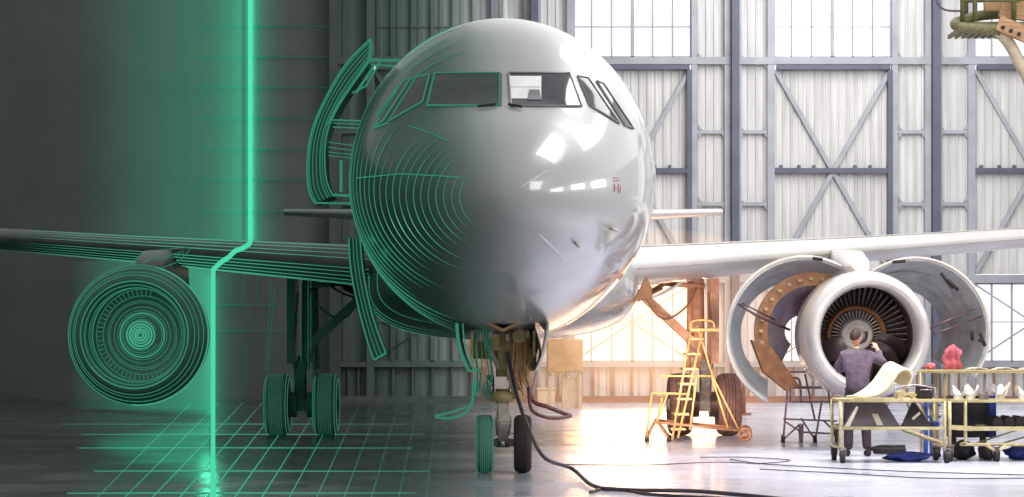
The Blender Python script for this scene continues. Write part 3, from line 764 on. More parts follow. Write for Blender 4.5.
for x, z in ((-.36, 1.78), (-.2, 1.8), (-.1, 1.74), (.1, 1.78), (.32, 1.72), (.36, 1.6)): s.box((x, DN-.1+random.uniform(0, .3), z), (.07+random.uniform(0, .05), .1, .14+random.uniform(0, .1)))
s.buildeach('bay_equipment', 'gear_olive', e)
s = MB(); s.box((.02, DN+.75, 1.72), (.86, .06, .42)); s.box((.3, DN+.5, 1.6), (.3, .4, .5)); s.build('bay_bulkhead', 'bay', e)
random.seed(11)
for mm in ('bay', 'gear_grey', 'gear_olive', 'rust'):
    s = MB()
    for k in range(4):
        x = random.uniform(.1, .42); s.tube(smooth_path([(x, DN-.1, 1.92), (x+random.uniform(-.07, .07), DN-.15, 1.65), (x+random.uniform(-.1, .06), DN-.2, 1.4), (x*.85+random.uniform(-.05, .05), DN-.18, random.uniform(.95, 1.25))], 5), random.uniform(.012, .022))
    s.build('cable_loom', mm, e)
s = MB()
for x, z in ((-.3, 1.8), (-.16, 1.82), (.06, 1.8), (.33, 1.84)): s.box((x, DN-.3, z), (.05, .05, .1), bev=.008)
s.buildeach('junction_box', 'gear_grey', e)
for sg, mm, lb in ((-1, 'slate_green', 'dark gear door edged in green light'), (1, 'wing_white', 'white gear door')):
    rows = []
    for i in range(8):
        t = i/7; rows.append([Vector((sg*((.60-.0*t)-.16*t*t), DN-.85+1.75*j-.1*t, 1.98-.62*t)) for j in (0, .5, 1)])
    tag(MB().slab(rows, (-sg*.03, 0, 0)).build('gear_door', mm, e), lb)
    if sg < 0:
        g = MB(); g.tube([r_[0]+Vector((0, -.02, 0)) for r_ in rows], .022, n=5); g.tube([rows[-1][0]+Vector((0, -.02, 0)), rows[-1][0]+Vector((.14, -.02, .03))], .014); g.tube([r_[0]+Vector((.08, -.02, 0)) for r_ in rows], .01, n=5)
        g.buildeach('outline', 'glow_dim', e, 'green glowing edge')
s = MB(); random.seed(3)
for k in range(11):
    x = .14+.035*k if k < 6 else .1+.05*(k-6); z1 = 1.9; z0 = random.uniform(.95, 1.25)
    s.tube(smooth_path([(x*.95, DN-.15, z1), (x+random.uniform(-.05, .05), DN-.2, 1.6), (x*.9+random.uniform(-.04, .05), DN-.22, 1.3), (x*.8+.1, DN-.2, z0)], 5), random.uniform(.01, .02))
s.build('cable_loom', 'bay', e)
s = MB()
for k in range(7):
    x = -.16-.035*k; s.tube(smooth_path([(x, DN-.15, 1.9), (x+random.uniform(-.05, .05), DN-.2, 1.6), (x*.9+random.uniform(-.04, .05), DN-.22, 1.3), (x*.9-.05, DN-.2, random.uniform(.9, 1.1))], 5), random.uniform(.006, .009))
tag(s.build('cable_loom', 'glow_faint', e), 'cables drawn in green light')

# ---- opened front service door on the digital side, and the hinged panel below it
DD = D0+4.6
outer = [(371, 39), (356, 53), (342, 70), (329, 92), (317, 117), (310, 140), (307.5, 165), (309, 190), (315, 203)]
inner = [(369, 62), (356, 80), (345, 96), (335, 113), (328, 130), (325, 148), (325, 166), (327, 182), (333, 196)]
def band(outer, inner, d, depth, name, m, parent):
    A = smooth_path([P(x, y, d) for x, y in outer], 4); B = smooth_path([P(x, y, d) for x, y in inner], 4)
    rows = [[a.lerp(b_, t)+Vector((0, .05*math.sin(PI*t), 0)) for t in (0, .33, .66, 1)] for a, b_ in zip(A, B)]
    return MB().slab(rows, (0, depth, 0)).build(name, m, parent), A, B
sd, A, B = band(outer, inner, DD, .75, 'service_door', 'slate_green', air); tag(sd, 'open cabin door drawn in green light')
g = MB(); up = Vector((0, -.02, 0))
for t, r in ((0, .015), (.12, .006), (.3, .006), (.5, .005), (.72, .007), (.85, .005), (1, .011)): g.tube([a.lerp(b_, t)+up for a, b_ in zip(A, B)], r, n=5)
g.tube([P(315, 203, DD)+up, P(355, 203.5, DD)+up], .014); g.tube([P(333, 195, DD)+up, P(352, 196, DD)+up], .02); g.tube([P(371, 39, DD)+up, P(369, 62, DD)+up], .014)
g.tube([P(369, 60, DD)+up, P(340, 102, DD)+up, P(327, 125, DD)+up], .013)
g.buildeach('outline', 'glow_dim', sd, 'green glowing door outline')
g = MB(); fdk = .12
for y, yr, r in ((120, 121, .012), (123, 124.5, .008), (127, 128.5, .010), (142, 146, .006), (147, 151, .006), (152, 155, .006), (155.5, 158.5, .006)): g.tube([P(333 if y < 130 else 328, y, DD+fdk), P(363 if y < 130 else 356, yr, DD+fdk)], r, n=5)
g.tube([P(369, 60, DD), P(400, 60.5, DD+.3)], .02); g.tube([P(372, 65, DD), P(396, 66, DD+.3)], .012); g.tube([P(380, 62, DD), P(366, 86, DD), P(352, 93, DD)], .014); g.tube([P(374, 66, DD), P(356, 93, DD)], .02)
g.tube([P(341, 160, DD+.2), P(341, 192, DD+.2)], .02)
g.buildeach('hinge_arm', 'glow_dim', sd, 'green glowing hinge arm')
hp, A, B = band([(349, 238), (350, 262), (354, 288), (361, 318), (368, 343), (374, 360)], [(360, 238), (362, 262), (366, 288), (372, 314), (380, 338), (386, 353)], D0+8.6, .7, 'cargo_door', 'slate_green', air); tag(hp, 'hinged panel drawn in green light')
g = MB()
for t, r in ((0, .012), (.35, .006), (.65, .006), (1, .012)): g.tube([a.lerp(b_, t)+up for a, b_ in zip(A, B)], r, n=5)
g.tube([A[-1]+up, B[-1]+up], .018)
g.buildeach('outline', 'glow_dim', hp, 'green glowing edge')
# wing-root intake at the right
s = MB(); s.prism([P(x, y, D0+11.0) for x, y in ((644, 282), (647, 276), (652, 288), (652, 299), (634, 301))], (0, .5, 0)); tag(s.build('root_intake', 'brown', air), 'brown intake at the wing root')
# ------------------------------------------------------------------ ground equipment and the mechanic
def px_line(mb, pts, d, r, n=6):
    mb.tube([P(x, y, d) if not isinstance(d, (list, tuple)) else P(x, y, d[i]) for i, (x, y) in enumerate(pts)], r, n)
def caster(parent, x, y, r, m='black', w=.05):
    k = MB(); k.bar((x-w*.7, y, r), (x-w*.7, y, r*2.2), .015, .04); k.bar((x+w*.7, y, r), (x+w*.7, y, r*2.2), .015, .04); k.box((x, y, r*2.25), (w*1.8, .07, .02)); fk = k.build('caster', 'stand_grey', parent)
    c = MB(); c.disc((x, y, r), r, w, 20); c.build('caster_wheel', m, fk)
# yellow steps by the main gear
ds = 41.2
root = empty('maintenance_steps', floor_at(698, 440)); tag(root, 'tall yellow maintenance steps in front of the main gear tyres', 'steps')
bx = lambda px, d: (px-CX)/F*d
d1, d2 = 40.7, 42.0
s = MB()
for d in (d1, d2): s.tube([(bx(655, d), d, .34), (bx(741, d), d, .19)], .026)
s.tube([(bx(655, d1), d1, .34), (bx(655, d2), d2, .34)], .026); s.tube([(bx(735, d1), d1, .19), (bx(735, d2), d2, .19)], .026); s.tube([(bx(690, d1), d1, .27), (bx(690, d2), d2, .27)], .024)
for px in (647, 669):
    s.tube([(bx(656, d1), d1, .36), (bx(px, d1), d1, .05)], .024); s.tube([(bx(656, d2), d2, .36), (bx(px, d2), d2, .05)], .024)
s.build('base_frame', 'rust', root)
s = MB()
for px in (647, 669):
    for d in (d1, d2): s.tube([(bx(px, d), d, 0), (bx(px, d), d, .07)], .04, 10)
s.buildeach('foot', 'black', root)
for d in (d1, d2):
    w = MB(); q = Vector((bx(745, d), d, .125)); w.tube([q+Vector((.10*math.cos(2*PI*k/24), 0, .10*math.sin(2*PI*k/24))) for k in range(24)], .025, 8, closed=True); wo = w.build('wheel', 'rust', root); w = MB(); w.disc(q, .035, .08, 14, (0, 1, 0)); [w.bar(q, q+Vector((.095*math.cos(a), 0, .095*math.sin(a))), .02) for a in (.4, 1.97, 3.54, 5.1)]; w.build('wheel_spokes', 'rust', wo)
def st(mb, p, q, d, r=.018): mb.tube([P(*p, d), P(*q, d)], r)
s = MB()
for d, o in ((d1, 0), (d1+.75, 0)):
    st(s, (672, 440), (692, 325), d, .022); st(s, (678, 438), (703, 330), d, .022)
s.buildeach('stringer', 'yellow', root)
s = MB()
for k in range(7):
    t = (k+.7)/7.5; a = P(675+22*t, 439-112*t, d1); b = P(675+22*t, 439-112*t, d1+.75); s.box((a+b)/2, (.26, .75, .035))
s.buildeach('tread', 'yellow', root)
s = MB()
for d in (d1, d1+.75):
    st(s, (668, 393), (656, 424), d); st(s, (697, 375), (690, 430), d, .02); st(s, (713, 377), (739, 430), d); st(s, (712, 377), (728, 428), d, .02); st(s, (697, 325), (713, 377), d)
st(s, (660, 376), (712, 376), d1, .02); st(s, (652, 393), (690, 394), d1, .02); st(s, (652, 393), (646, 438), d1, .02); st(s, (663, 393), (657, 424), d1+.4, .02)
s.buildeach('brace', 'yellow', root)
s = MB(); a = P(692, 330, d1); b = P(712, 330, d1+.75); s.box(((a.x+b.x)/2+.02, d1+.37, a.z), (.5, .8, .05))
for d in (d1, d1+.75): s.tube(smooth_path([P(690, 330, d), P(692, 322, d), P(702, 320, d), P(713, 322, d), P(714, 330, d)], 5), .022)
tag(s.build('platform', 'yellow', root), 'top platform with a hooped rail')
# brown stand behind the engine inlet
root = empty('work_stand', (5.4, 40.7, 0)); tag(root, 'brown tubular wheeled stand beneath the open engine cowls', 'stand')
da, db = 40.3, 41.1
for d in (da, db):
    s = MB()
    st(s, (783, 442), (789, 372), d); st(s, (836, 442), (826, 376), d); st(s, (788, 372), (812, 372), d); st(s, (815, 420), (805, 374), d); st(s, (789, 388), (832, 388), d); st(s, (787, 402), (834, 402), d); st(s, (784, 419), (836, 421), d)
    st(s, (786, 422), (801, 432), d); st(s, (801, 432), (838, 434), d); st(s, (823, 420), (836, 433), d); st(s, (815, 442), (822, 400), d); st(s, (801, 418), (815, 440), d); st(s, (783, 440), (800, 424), d)
    s.tube(smooth_path([P(790, 402, d), P(791, 382, d), P(795, 378, d), P(800, 382, d), P(801, 402, d)], 5), .022)
    s.build('side_frame', 'stand_grey', root)
s = MB()
for x, y in ((783, 440), (836, 440), (788, 374), (826, 378), (801, 432), (836, 421), (784, 419), (787, 402), (834, 402)): s.tube([P(x, y, da), P(x, y, db)], .02)
a, b = P(790, 387, da), P(826, 387, db); s.box((a+b)/2, (b.x-a.x, .8, .03)); s.buildeach('cross_member', 'stand_grey', root)
for px, r in ((801, .13), (838, .13)):
    for d in (da, db): caster(root, bx(px, d), d, r, 'stand_grey')
s = MB()
for d in (da, db):
    for px in (783, 815): s.tube([(bx(px, d), d, 0), (bx(px, d), d, .1)], .035, 8)
s.buildeach('foot', 'black', root)

# front trolley
root = empty('parts_trolley', (5.6, 33.75, 0)); tag(root, 'yellow wheeled trolley with a low shelf, standing behind which the mechanic works', 'trolley')
y0, y1 = 33.3, 34.15; xa, xb = 4.86, 6.36; zt, zs = .90, .50
root['label'] = 'pale yellow wheeled trolley in front of the mechanic, grey boards on its shelf'
s = MB()
for x in (xa, xb):
    for y in (y0, y1): s.tube([(x, y, .2), (x, y, zt)], .024)
s.buildeach('post', 'olive_yellow', root)
s = MB()
for z, r in ((zt, .028), (zs, .026)):
    s.tube([(xa, y0, z), (xb, y0, z), (xb, y1, z), (xa, y1, z)], r, closed=True)
s.buildeach('rail', 'olive_yellow', root)
s = MB(); s.box(((xa+xb)/2, (y0+y1)/2, zs-.005), (xb-xa, y1-y0, .025)); s.build('shelf', 'olive_yellow', root)
s = MB(); s.box(((xa+xb)/2, (y0+y1)/2, zt), (xb-xa, y1-y0, .03)); s.build('top_tray', 'olive_yellow', root)
s = MB(); s.tube([(5.75, y0, zs), (xb, y0, .28)], .022); s.tube([(5.75, y1, zs), (xb, y1, .28)], .022); s.tube([(xb, y0, .24), (xb, y1, .24)], .02); s.tube([(xa, y0, .22), (xa, y1, .22)], .02)
for q in (5.95, 6.15, 6.25): s.tube([(q, y1, zt), (q+.14, y1, zs)], .012)
for q in (5.62, 5.72): s.tube([(q, y1, zt), (q-.18, y1, zs)], .012)
s.buildeach('brace', 'olive_yellow', root)
for x in (xa, xb):
    for y in (y0, y1): caster(root, x+.03, y, .09, 'black', .06)
tr = root
# boards on the shelf
b = MB(); A = [Vector((4.95, 33.45, zs+.01)), Vector((5.75, 33.45, zs+.01)), Vector((5.57, 33.72, .86)), Vector((5.12, 33.72, .86))]
b.prism(A, (0, .05, .02)); o = b.build('panel_board', 'board'); tag(o, 'large grey board leaning on the trolley shelf, pale sticker near its edge', 'board')
b = MB(); b.prism([A[0].lerp(A[1], t).lerp(A[3].lerp(A[2], t), v)+Vector((0, -.012, 0)) for t, v in ((.58, .08), (.7, .08), (.66, .55), (.52, .55))], (0, .01, 0)); b.build('sticker', 'label', o)
b = MB(); b.prism([Vector(p) for p in ((5.78, 33.5, zs+.01), (6.22, 33.5, zs+.01), (6.02, 33.68, .84), (5.96, 33.68, .84))], (0, .06, .02)); o = b.build('wedge_board', 'board_dark'); tag(o, 'dark pointed board with a pale strip, beside the large grey board', 'board')
b = MB(); b.prism([Vector(p) for p in ((5.93, 33.555, .64), (5.95, 33.545, .61), (6.07, 33.6, .70), (6.05, 33.61, .73))], (0, -.012, 0)); b.build('sticker', 'label', o)
b = MB(); b.slab([[Vector((4.98+.16*i/4-.02*j, 33.37+.02*i, zs+.015+.38*j/3)) for j in range(4)] for i in range(5)], (.0, .015, 0)) if False else b.prism([Vector(p) for p in ((4.92, 33.36, zs+.012), (5.0, 33.36, zs+.012), (5.14, 33.42, .80), (5.11, 33.42, .82))], (0, .012, 0)); tag(b.build('white_strip_board', 'label'), 'narrow white board propped at the left end of the trolley shelf', 'board')
b = MB(); b.box((6.285, 33.75, zs+.05), (.11, .36, .07), bev=.012); tag(b.build('blue_tray', 'blue'), 'flat blue tray at the right end of the trolley shelf', 'tray')
# things lying on the trolley top
zc = zt+.015
rows = []
for i in range(13):
    t = i/12
    prof = [(5.20, .02), (5.42, .05), (5.58, .13), (5.68, .26), (5.76, .39), (5.86, .45), (5.95, .41), (5.98, .30), (5.93, .18)]
    pass
pp = smooth_path([(x, 34.0, zc+z) for x, z in ((5.20, .02), (5.42, .05), (5.58, .13), (5.68, .26), (5.76, .37), (5.86, .42), (5.94, .38), (5.95, .28), (5.89, .15))], 4)
b = MB(); b.slab([[Vector((p.x-.05*j, p.y-.32+.13*j, p.z+.035*j*max(0, min(1, (p.x-5.3)/.3)))) for j in range(4)] for p in pp], (0, 0, .018)); o = b.build('cream_panel', 'cream'); tag(o, 'cream curved composite panel curling up from the trolley top', 'panel')
b = MB(); b.tube([Vector((p.x, p.y-.325, p.z+.009)) for p in pp], .02); b.build('panel_edge', 'cream', o)
b = MB(); b.box((6.12, 33.6, zc+.09), (.22, .22, .17), bev=.015); o = b.build('instrument_box', 'black'); tag(o, 'small black box with a lid on the right end of the trolley top', 'box')
b = MB(); b.box((6.12, 33.6, zc+.195), (.24, .24, .03), bev=.006); b.build('lid', 'dark_metal', o); b = MB(); b.tube([(6.04, 33.48, zc+.1), (6.04, 33.46, zc+.14), (6.2, 33.46, zc+.14), (6.2, 33.48, zc+.1)], .008); b.build('handle', 'chrome', o)
b = MB(); pts = [(5.78, .02), (5.86, .13), (5.97, .16), (6.0, .02)]
b.prism([Vector((x, 33.43, zc+z+.003)) for x, z in ((5.72, 0.001), (5.70, .10), (5.80, .13), (5.86, .08), (5.95, .10), (5.99, .06), (5.93, .001), (5.88, .05), (5.82, .05), (5.78, .001))], (0, .2, 0)); tag(b.build('bracket', 'olive_yellow'), 'worn yellow-brown bracket lying on the trolley top', 'bracket')
b = MB(); b.tube(smooth_path([(5.64, 33.36, zc+.16), (5.85, 33.36, zc+.2), (6.02, 33.36, zc+.2), (6.25, 33.36, zc+.16)], 6), .012); b.tube([(5.66, 33.36, zc+.165), (5.66, 33.36, zc+.003)], .012); b.tube([(6.23, 33.36, zc+.165), (6.23, 33.36, zc+.003)], .012); tag(b.build('pipe', 'part_grey'), 'bent thin pipe standing on the trolley top', 'pipe')

# long parts rack running out of the picture
root = empty('parts_rack', (7.4, 34.2, 0)); tag(root, 'long yellow wheeled rack with two decks covered in removed parts', 'rack')
y0, y1 = 33.75, 34.75; xa, xb = 6.52, 8.9; zt, zs, zu = .88, .50, 1.30
s = MB(); s.tube([(xa, y0, .18), (xa, y0, zt)], .028); s.tube(smooth_path([(6.75, y0, zt), (6.75, y0, .4), (6.76, y0, .27), (6.85, y0, .25), (8.9, y0, .25)], 5), .026); s.tube([(xa, y1, .18), (xa, y1, zu)], .028); s.tube([(xb, y0, .18), (xb, y0, zu)], .028); s.tube([(xb, y1, .18), (xb, y1, zu)], .028)
s.tube([(7.95, y0, .25), (7.95, y0, zt)], .016); s.buildeach('post', 'olive_yellow', root)
s = MB(); s.bar((xa, y0, zs), (6.85, y0-.02, zs-.02), .05, .07); s.bar((6.85, y0-.02, zs-.02), (xb, y0-.02, zs-.02), .05, .06); s.tube([(xa, y0, zt), (xb, y0, zt), (xb, y1, zt), (xa, y1, zt)], .024, closed=True); s.tube([(xa-.3, y1, zu), (xb, y1, zu)], .028); s.tube([(xa-.3, y1-.35, zu), (xb, y1-.35, zu)], .024); s.buildeach('rail', 'olive_yellow', root)
for x in (6.25, 6.6, 7.2, 7.8, 8.4): 
    s = MB(); s.tube([(x, y1-.2, zt if x > 6.5 else .0), (x, y1-.2, zu)], .022); s.build('upper_post', 'olive_yellow' if x < 7 else 'steel', root)
s = MB(); s.box(((xa+xb)/2, (y0+y1)/2, zt-.005), (xb-xa, y1-y0, .025)); s.build('deck', 'olive_yellow', root)
s = MB(); s.box(((7.1+xb)/2, (y0+y1)/2, zs-.005), (xb-7.1, y1-y0, .02)); s.build('shelf', 'olive_yellow', root)
s = MB(); s.box(((6.25+xb)/2, y1-.17, zu+.02), (xb-6.25, .42, .02)); s.build('upper_shelf', 'olive_yellow', root)
s = MB(); s.tube([(7.05, y0, .24), (7.2, y0-.05, .14), (7.35, y0, .24)], .024); s.tube([(7.1, y1, .22), (7.9, y1, .48)], .014); s.tube([(7.5, y1, .22), (8.4, y1, .48)], .014); s.buildeach('brace', 'olive_yellow', root)
for x in (xa, 7.2, xb-.1):
    for y in (y0, y1): caster(root, x, y, .105, 'black', .07)
# removed blades and brackets lying along the deck, each its own thing
def blade_part(seed):
    rg = random.Random(seed); b = MB(); rows = []
    L, W = rg.uniform(.24, .34), rg.uniform(.11, .16)
    for i in range(8):
        t = i/7; w = W*(1-.45*t); tw = .3+1.0*t
        rows.append([Vector((t*L-.1, w*x*math.cos(tw), .05+.07*math.sin(PI*t)+w*x*math.sin(tw)*.7+.04*t)) for x in (-.5, -.2, .2, .5)])
    b.slab(rows, (0, .004, .014)); b.box((-.1, 0, .04), (.08, .14, .075), bev=.012)
    b.tube([(-.12, -.05, .03), (-.16, -.09, .10), (-.12, -.12, .16)], .018)
    return b
DESC = ['pale twisted blade lying at the left end of the rack deck', 'second pale blade from the left end of the rack deck', 'grey blade beside the second pale one on the rack deck', 'pale blade with upright tip near the middle of the rack deck', 'grey blade lying flat behind the upright-tipped one', 'pale blade right of the grey flat one on the rack deck', 'upright pale blade above the black wedges, right part of the deck', 'grey blade next to last in view on the rack deck', 'last pale blade in view at the right of the rack deck']
for k in range(9):
    x = 6.66+k*.235; b = blade_part(k); R = Matrix.Rotation(random.uniform(-.25, .25)+(1.25 if k % 2 else 1.8)+(PI if k % 3 == 2 else 0), 3, 'Z')
    b.v = [R@v+Vector((x, 34.0+.12*(k % 2), zt+.008)) for v in b.v]
    b.v = [Vector((x+(v.x-x)*.92, v.y, v.z*1.0+(v.z-zt)*.35)) for v in b.v]; mz = min(v.z for v in b.v); b.v = [v+Vector((0, 0, zt+.008-mz)) for v in b.v]
    o = b.build('blade_part', 'part_white' if k % 3 != 2 else 'part_grey'); tag(o, DESC[k], 'engine part', 'removed blades on the rack deck')
    t = MB(); q = Vector((x+.1, 34.05+.1*(k % 2), zt+.19))
    t.bar(q-Vector((.05, 0, .11)), q+Vector((.02, 0, .08 if k in (3, 6) else 0)), .022, .03); t.build('fitting', 'label' if k % 2 else 'part_grey', o)
TR = ['first pale tray to the right of the red cover on the upper rack shelf', 'pale tray second along the upper rack shelf', 'pale tray in the middle of the upper rack shelf', 'pale tray at the right edge of the upper rack shelf']
for k in range(4):
    x = 7.08+k*.40; b = MB(); b.slab([[Vector((x+.3*i/6-.15, 34.45+.25*j, zu+.032+.02*math.sin(PI*i/6))) for j in (0, .5, 1)] for i in range(7)], (0, 0, .016)); b.box((x+.03, 34.55, zu+.05), (.09, .1, .035), bev=.008)
    tag(b.build('tray', 'part_white'), TR[k], 'tray', 'pale trays on the upper rack shelf')
WD = ['first black wedge on the low rack shelf, beside the black sheet', 'second black wedge along the low rack shelf', 'third black wedge along the low rack shelf', 'fourth black wedge along the low rack shelf', 'fifth black wedge, at the picture edge on the low rack shelf']
for k in range(5):
    x = 7.26+k*.17; b = MB(); b.prism([Vector((x+q, 33.9, zs+.006+z)) for q, z in ((-.085, 0), (-.075, .08), (-.01, .155), (.03, .14), (.075, .07), (.08, 0))], (0, .5, 0)); tag(b.build('wedge_block', 'dark_bag'), WD[k], 'block', 'black wedges on the rack shelf')
# covers and sheets round the rack
def crumple(name, m, c, d, label, cat, seed, n=26, k=.35, parent=None):
    rg = random.Random(seed); ph = [rg.uniform(0, 6.28) for _ in range(8)]; rows = []
    for i in range(n):
        a = PI*i/(n-1); row = []
        for j in range(n*2):
            b_ = 2*PI*j/(n*2); q = 1+k*.5*math.sin(3*b_+ph[0]+2*a)+k*.3*math.sin(5*b_+ph[1]-3*a)+k*.25*math.sin(9*b_+4*a+ph[2])
            z = math.cos(a); row.append(Vector((c[0]+d[0]/2*math.sin(a)*math.cos(b_)*q, c[1]+d[1]/2*math.sin(a)*math.sin(b_)*q, c[2]+d[2]*max(0, .5+.5*z*(1+.12*math.sin(4*b_+ph[3]))))))
        rows.append(row)
    b = MB(); b.grid(rows, closed_v=True); o = b.build(name, m, parent); tag(o, label, cat); return o
crumple('blue_tarp', 'blue', (5.92, 33.75, 0), (.62, .42, .14), 'crumpled blue tarp lying on the floor under the trolley', 'tarp', 1)
crumple('blue_cloth', 'blue', (7.66, 34.3, 0), (.42, .34, .2), 'crumpled blue cloth on the floor under the rack, right of its wheel', 'cloth', 5)
crumple('black_bag', 'dark_bag', (6.82, 34.3, 0), (.36, .36, .28), 'black bag slumped on the floor under the left end of the rack', 'bag', 9)
crumple('dark_bundle', 'board_dark', (7.18, 34.28, 0), (.22, .36, .24), 'dark grey bundle on the floor behind the rack wheel', 'bundle', 12)
b = MB(); rows = []
for i in range(13):
    a = i/12; rows.append([Vector((6.78+.62*a, 35.0+.05*math.sin(9*a)+.02*math.sin(23*a), z)) for z in (.30, .45, .6, .75, .86, .93)])
b.slab(rows, (0, .35, 0)); o = b.build('draped_box', 'dark_bag'); tag(o, 'tall black sheet-covered box behind the rack, blue along its edge', 'box')
b = MB(); b.slab([[Vector((7.36+.1*i/3, 34.97+.02*math.sin(i*2), z)) for z in (.3, .6, .93)] for i in range(4)], (0, .34, 0)); tag(b.build('sheet_edge', 'blue', o), 'blue sheet edge')
b = MB()
for x in (6.85, 7.3):
    for y in (35.08, 35.28): b.box((x, y, .16), (.05, .05, .32))
b.buildeach('leg', 'black', o)
root = empty('blue_stand', (6.5, 35.4, 0)); tag(root, 'blue steel stand between trolley and rack', 'stand')
s = MB(); s.box((6.47, 35.4, .52), (.06, .06, .98)); s.box((6.58, 35.4, .52), (.09, .05, .98)); s.buildeach('upright', 'blue_steel', root)
s = MB(); s.box((6.54, 35.36, .78), (.3, .05, .04)); s.box((6.54, 35.36, .60), (.3, .05, .04)); s.buildeach('cross_bar', 'blue_steel', root)
s = MB(); s.box((6.53, 35.4, .02), (.3, .3, .04)); s.build('base', 'blue_steel', root)
rows = [[Vector((6.62+.24*i/8+.02*math.sin(j*1.4), 34.66-.03*math.sin(i*1.8)+.02*math.cos(j*2), zu+.033+.38*j/6*(1-.25*abs(i-4)/4))) for j in range(7)] for i in range(9)]
b = MB(); b.slab(rows, (0, .12, 0)); tag(b.build('red_cover', 'red'), 'red fabric cover propped on the upper rack shelf', 'cover')
crumple('red_rag', 'red', (6.4, 34.6, zu+.033), (.14, .12, .10), 'small red rag on the left end of the upper rack shelf', 'rag', 21)
b = MB()
b.tube(smooth_path([(5.65, 36.0, .05), (5.85, 35.9, .12), (6.05, 35.9, .12), (6.25, 36.0, .12)], 4), .03, 8); b.box((6.0, 35.9, .06), (.5, .16, .1), bev=.02)
tag(b.build('creeper_block', 'black'), 'low black block on the floor behind the trolley', 'block')

# cabinets by the door
root = empty('ground_cabinet', (P(565, 400, 62).x, 62, 0)); tag(root, 'beige cabinet on legs standing under the nose, by the hangar door', 'cabinet')
a, b_ = P(547, 339, 62), P(583, 372, 62)
s = MB(); s.box(((a.x+b_.x)/2, 62.3, (a.z+b_.z)/2), (b_.x-a.x, .8, a.z-b_.z), bev=.03); s.build('body', 'beige', root)
s = MB()
for px in (551, 557, 563, 569, 578): s.box((bx(px, 62), 61.95, b_.z-.02), (.06, .1, .16))
s.buildeach('vent_foot', 'gear_olive', root)
s = MB()
for px in (549, 581): 
    for y in (62, 62.6): s.box((bx(px, 62)+.02*(565-px)/16, y, b_.z/2), (.08, .08, b_.z))
s.box((bx(570, 62), 62.3, .42), (.42, .5, .84)); s.buildeach('leg', 'crate', root)
root = empty('crate', (P(546, 403, 67).x, 67, 0)); tag(root, 'small pale crate with a lid on the floor beside the nose gear', 'crate')
s = MB(); s.box((bx(546, 67), 67, .2), (.5, .4, .4), bev=.02); s.build('body', 'crate', root); s = MB(); s.box((bx(546, 67), 67, .43), (.54, .44, .06), bev=.015); s.build('lid', 'crate', root)
root = empty('stanchion', (P(744, 408, 56).x, 56, 0)); tag(root, 'thin worn orange post standing on the floor beyond the main gear', 'post')
s = MB(); s.tube([(bx(744, 56), 56, .02), (bx(744, 56), 56, 1.2)], .045, 10); s.disc((bx(744, 56), 56, .03), .18, .05, 20, (0, 0, 1)); s.build('post', 'post', root)
s = MB(); s.box((bx(744, 56), 56, 1.25), (.26, .1, .14), bev=.02); s.build('post_head', 'post', root)

# hoses and cables
def cable(name, pts, r, m, label, cat):
    b = MB(); b.tube(smooth_path(pts, 8), r, 8); return tag(b.build(name, m), label, cat)
cable('ground_hose', [P(508, 352, 30.4), P(512, 375, 30.3), P(520, 405, 30.0), P(530, 432, 29.2), P(545, 458, 28.4), floor_at(572, 478)+Vector((0, 0, .12)), floor_at(594, 489)+Vector((0, 0, .035)), floor_at(630, 493)+Vector((0, 0, .035)), floor_at(700, 494.5)+Vector((0, 0, .035)), floor_at(790, 503)+Vector((0, 0, .035))], .025, 'hose', 'thick black hose running from the nose gear down to the floor', 'hose')
cable('thin_hose', [floor_at(590, 494)+Vector((0, 0, .02)), floor_at(610, 490)+Vector((0, 0, .02)), floor_at(650, 496)+Vector((0, 0, .02)), floor_at(720, 500)+Vector((0, 0, .02))], .018, 'hose', 'thin black hose lying beside the thick one on the floor', 'hose')
b = MB(); b.tube(smooth_path([P(532, 345, 30.8), P(527, 375, 30.9), P(533, 400, 30.9), P(548, 407, 30.9), P(571, 416, 31)], 8), .03, 8); b.tube(smooth_path([P(529, 380, 30.7), P(531, 408, 30.7), P(545, 417, 30.7), P(560, 418, 30.8), P(571, 416, 31)], 8), .024, 8); tag(b.build('drain_hose', 'hose_red'), 'looped red-brown hose hanging to the right of the nose tyres', 'hose')
b = MB(); b.tube(smooth_path([P(476, 345, 30.8), P(477, 375, 30.9), P(472, 402, 30.9), P(458, 410, 30.9), P(435, 416, 31)], 8), .013, 8); b.tube(smooth_path([P(474, 380, 30.7), P(470, 408, 30.7), P(452, 418, 30.7), P(436, 417, 31)], 8), .016, 8); tag(b.build('drain_hose', 'glow_dim'), 'looped hose glowing green to the left of the nose tyres', 'hose')
up = Vector((0, 0, .012))
for pts, lb in (([(560, 465), (640, 466), (720, 463), (800, 467), (900, 472), (1030, 476)], 'thin cable across the floor in front of the trolleys'), ([(730, 460), (760, 464), (790, 461), (745, 458), (700, 458)], 'thin looped cable on the floor near the yellow steps'), ([(760, 470), (840, 474), (930, 479), (1030, 479)], 'thin cable nearest the viewer on the bright floor')):
    cable('floor_cable', [floor_at(x, y)+up for x, y in pts], .007, 'hose', lb, 'cable')
cable('hanging_cable', [P(932, -12, 64), P(938, 4, 64), P(946, 10, 64), P(960, 11, 64)], .03, 'hose', 'thin cable hanging in a loop at the top, left of the work platform', 'cable')

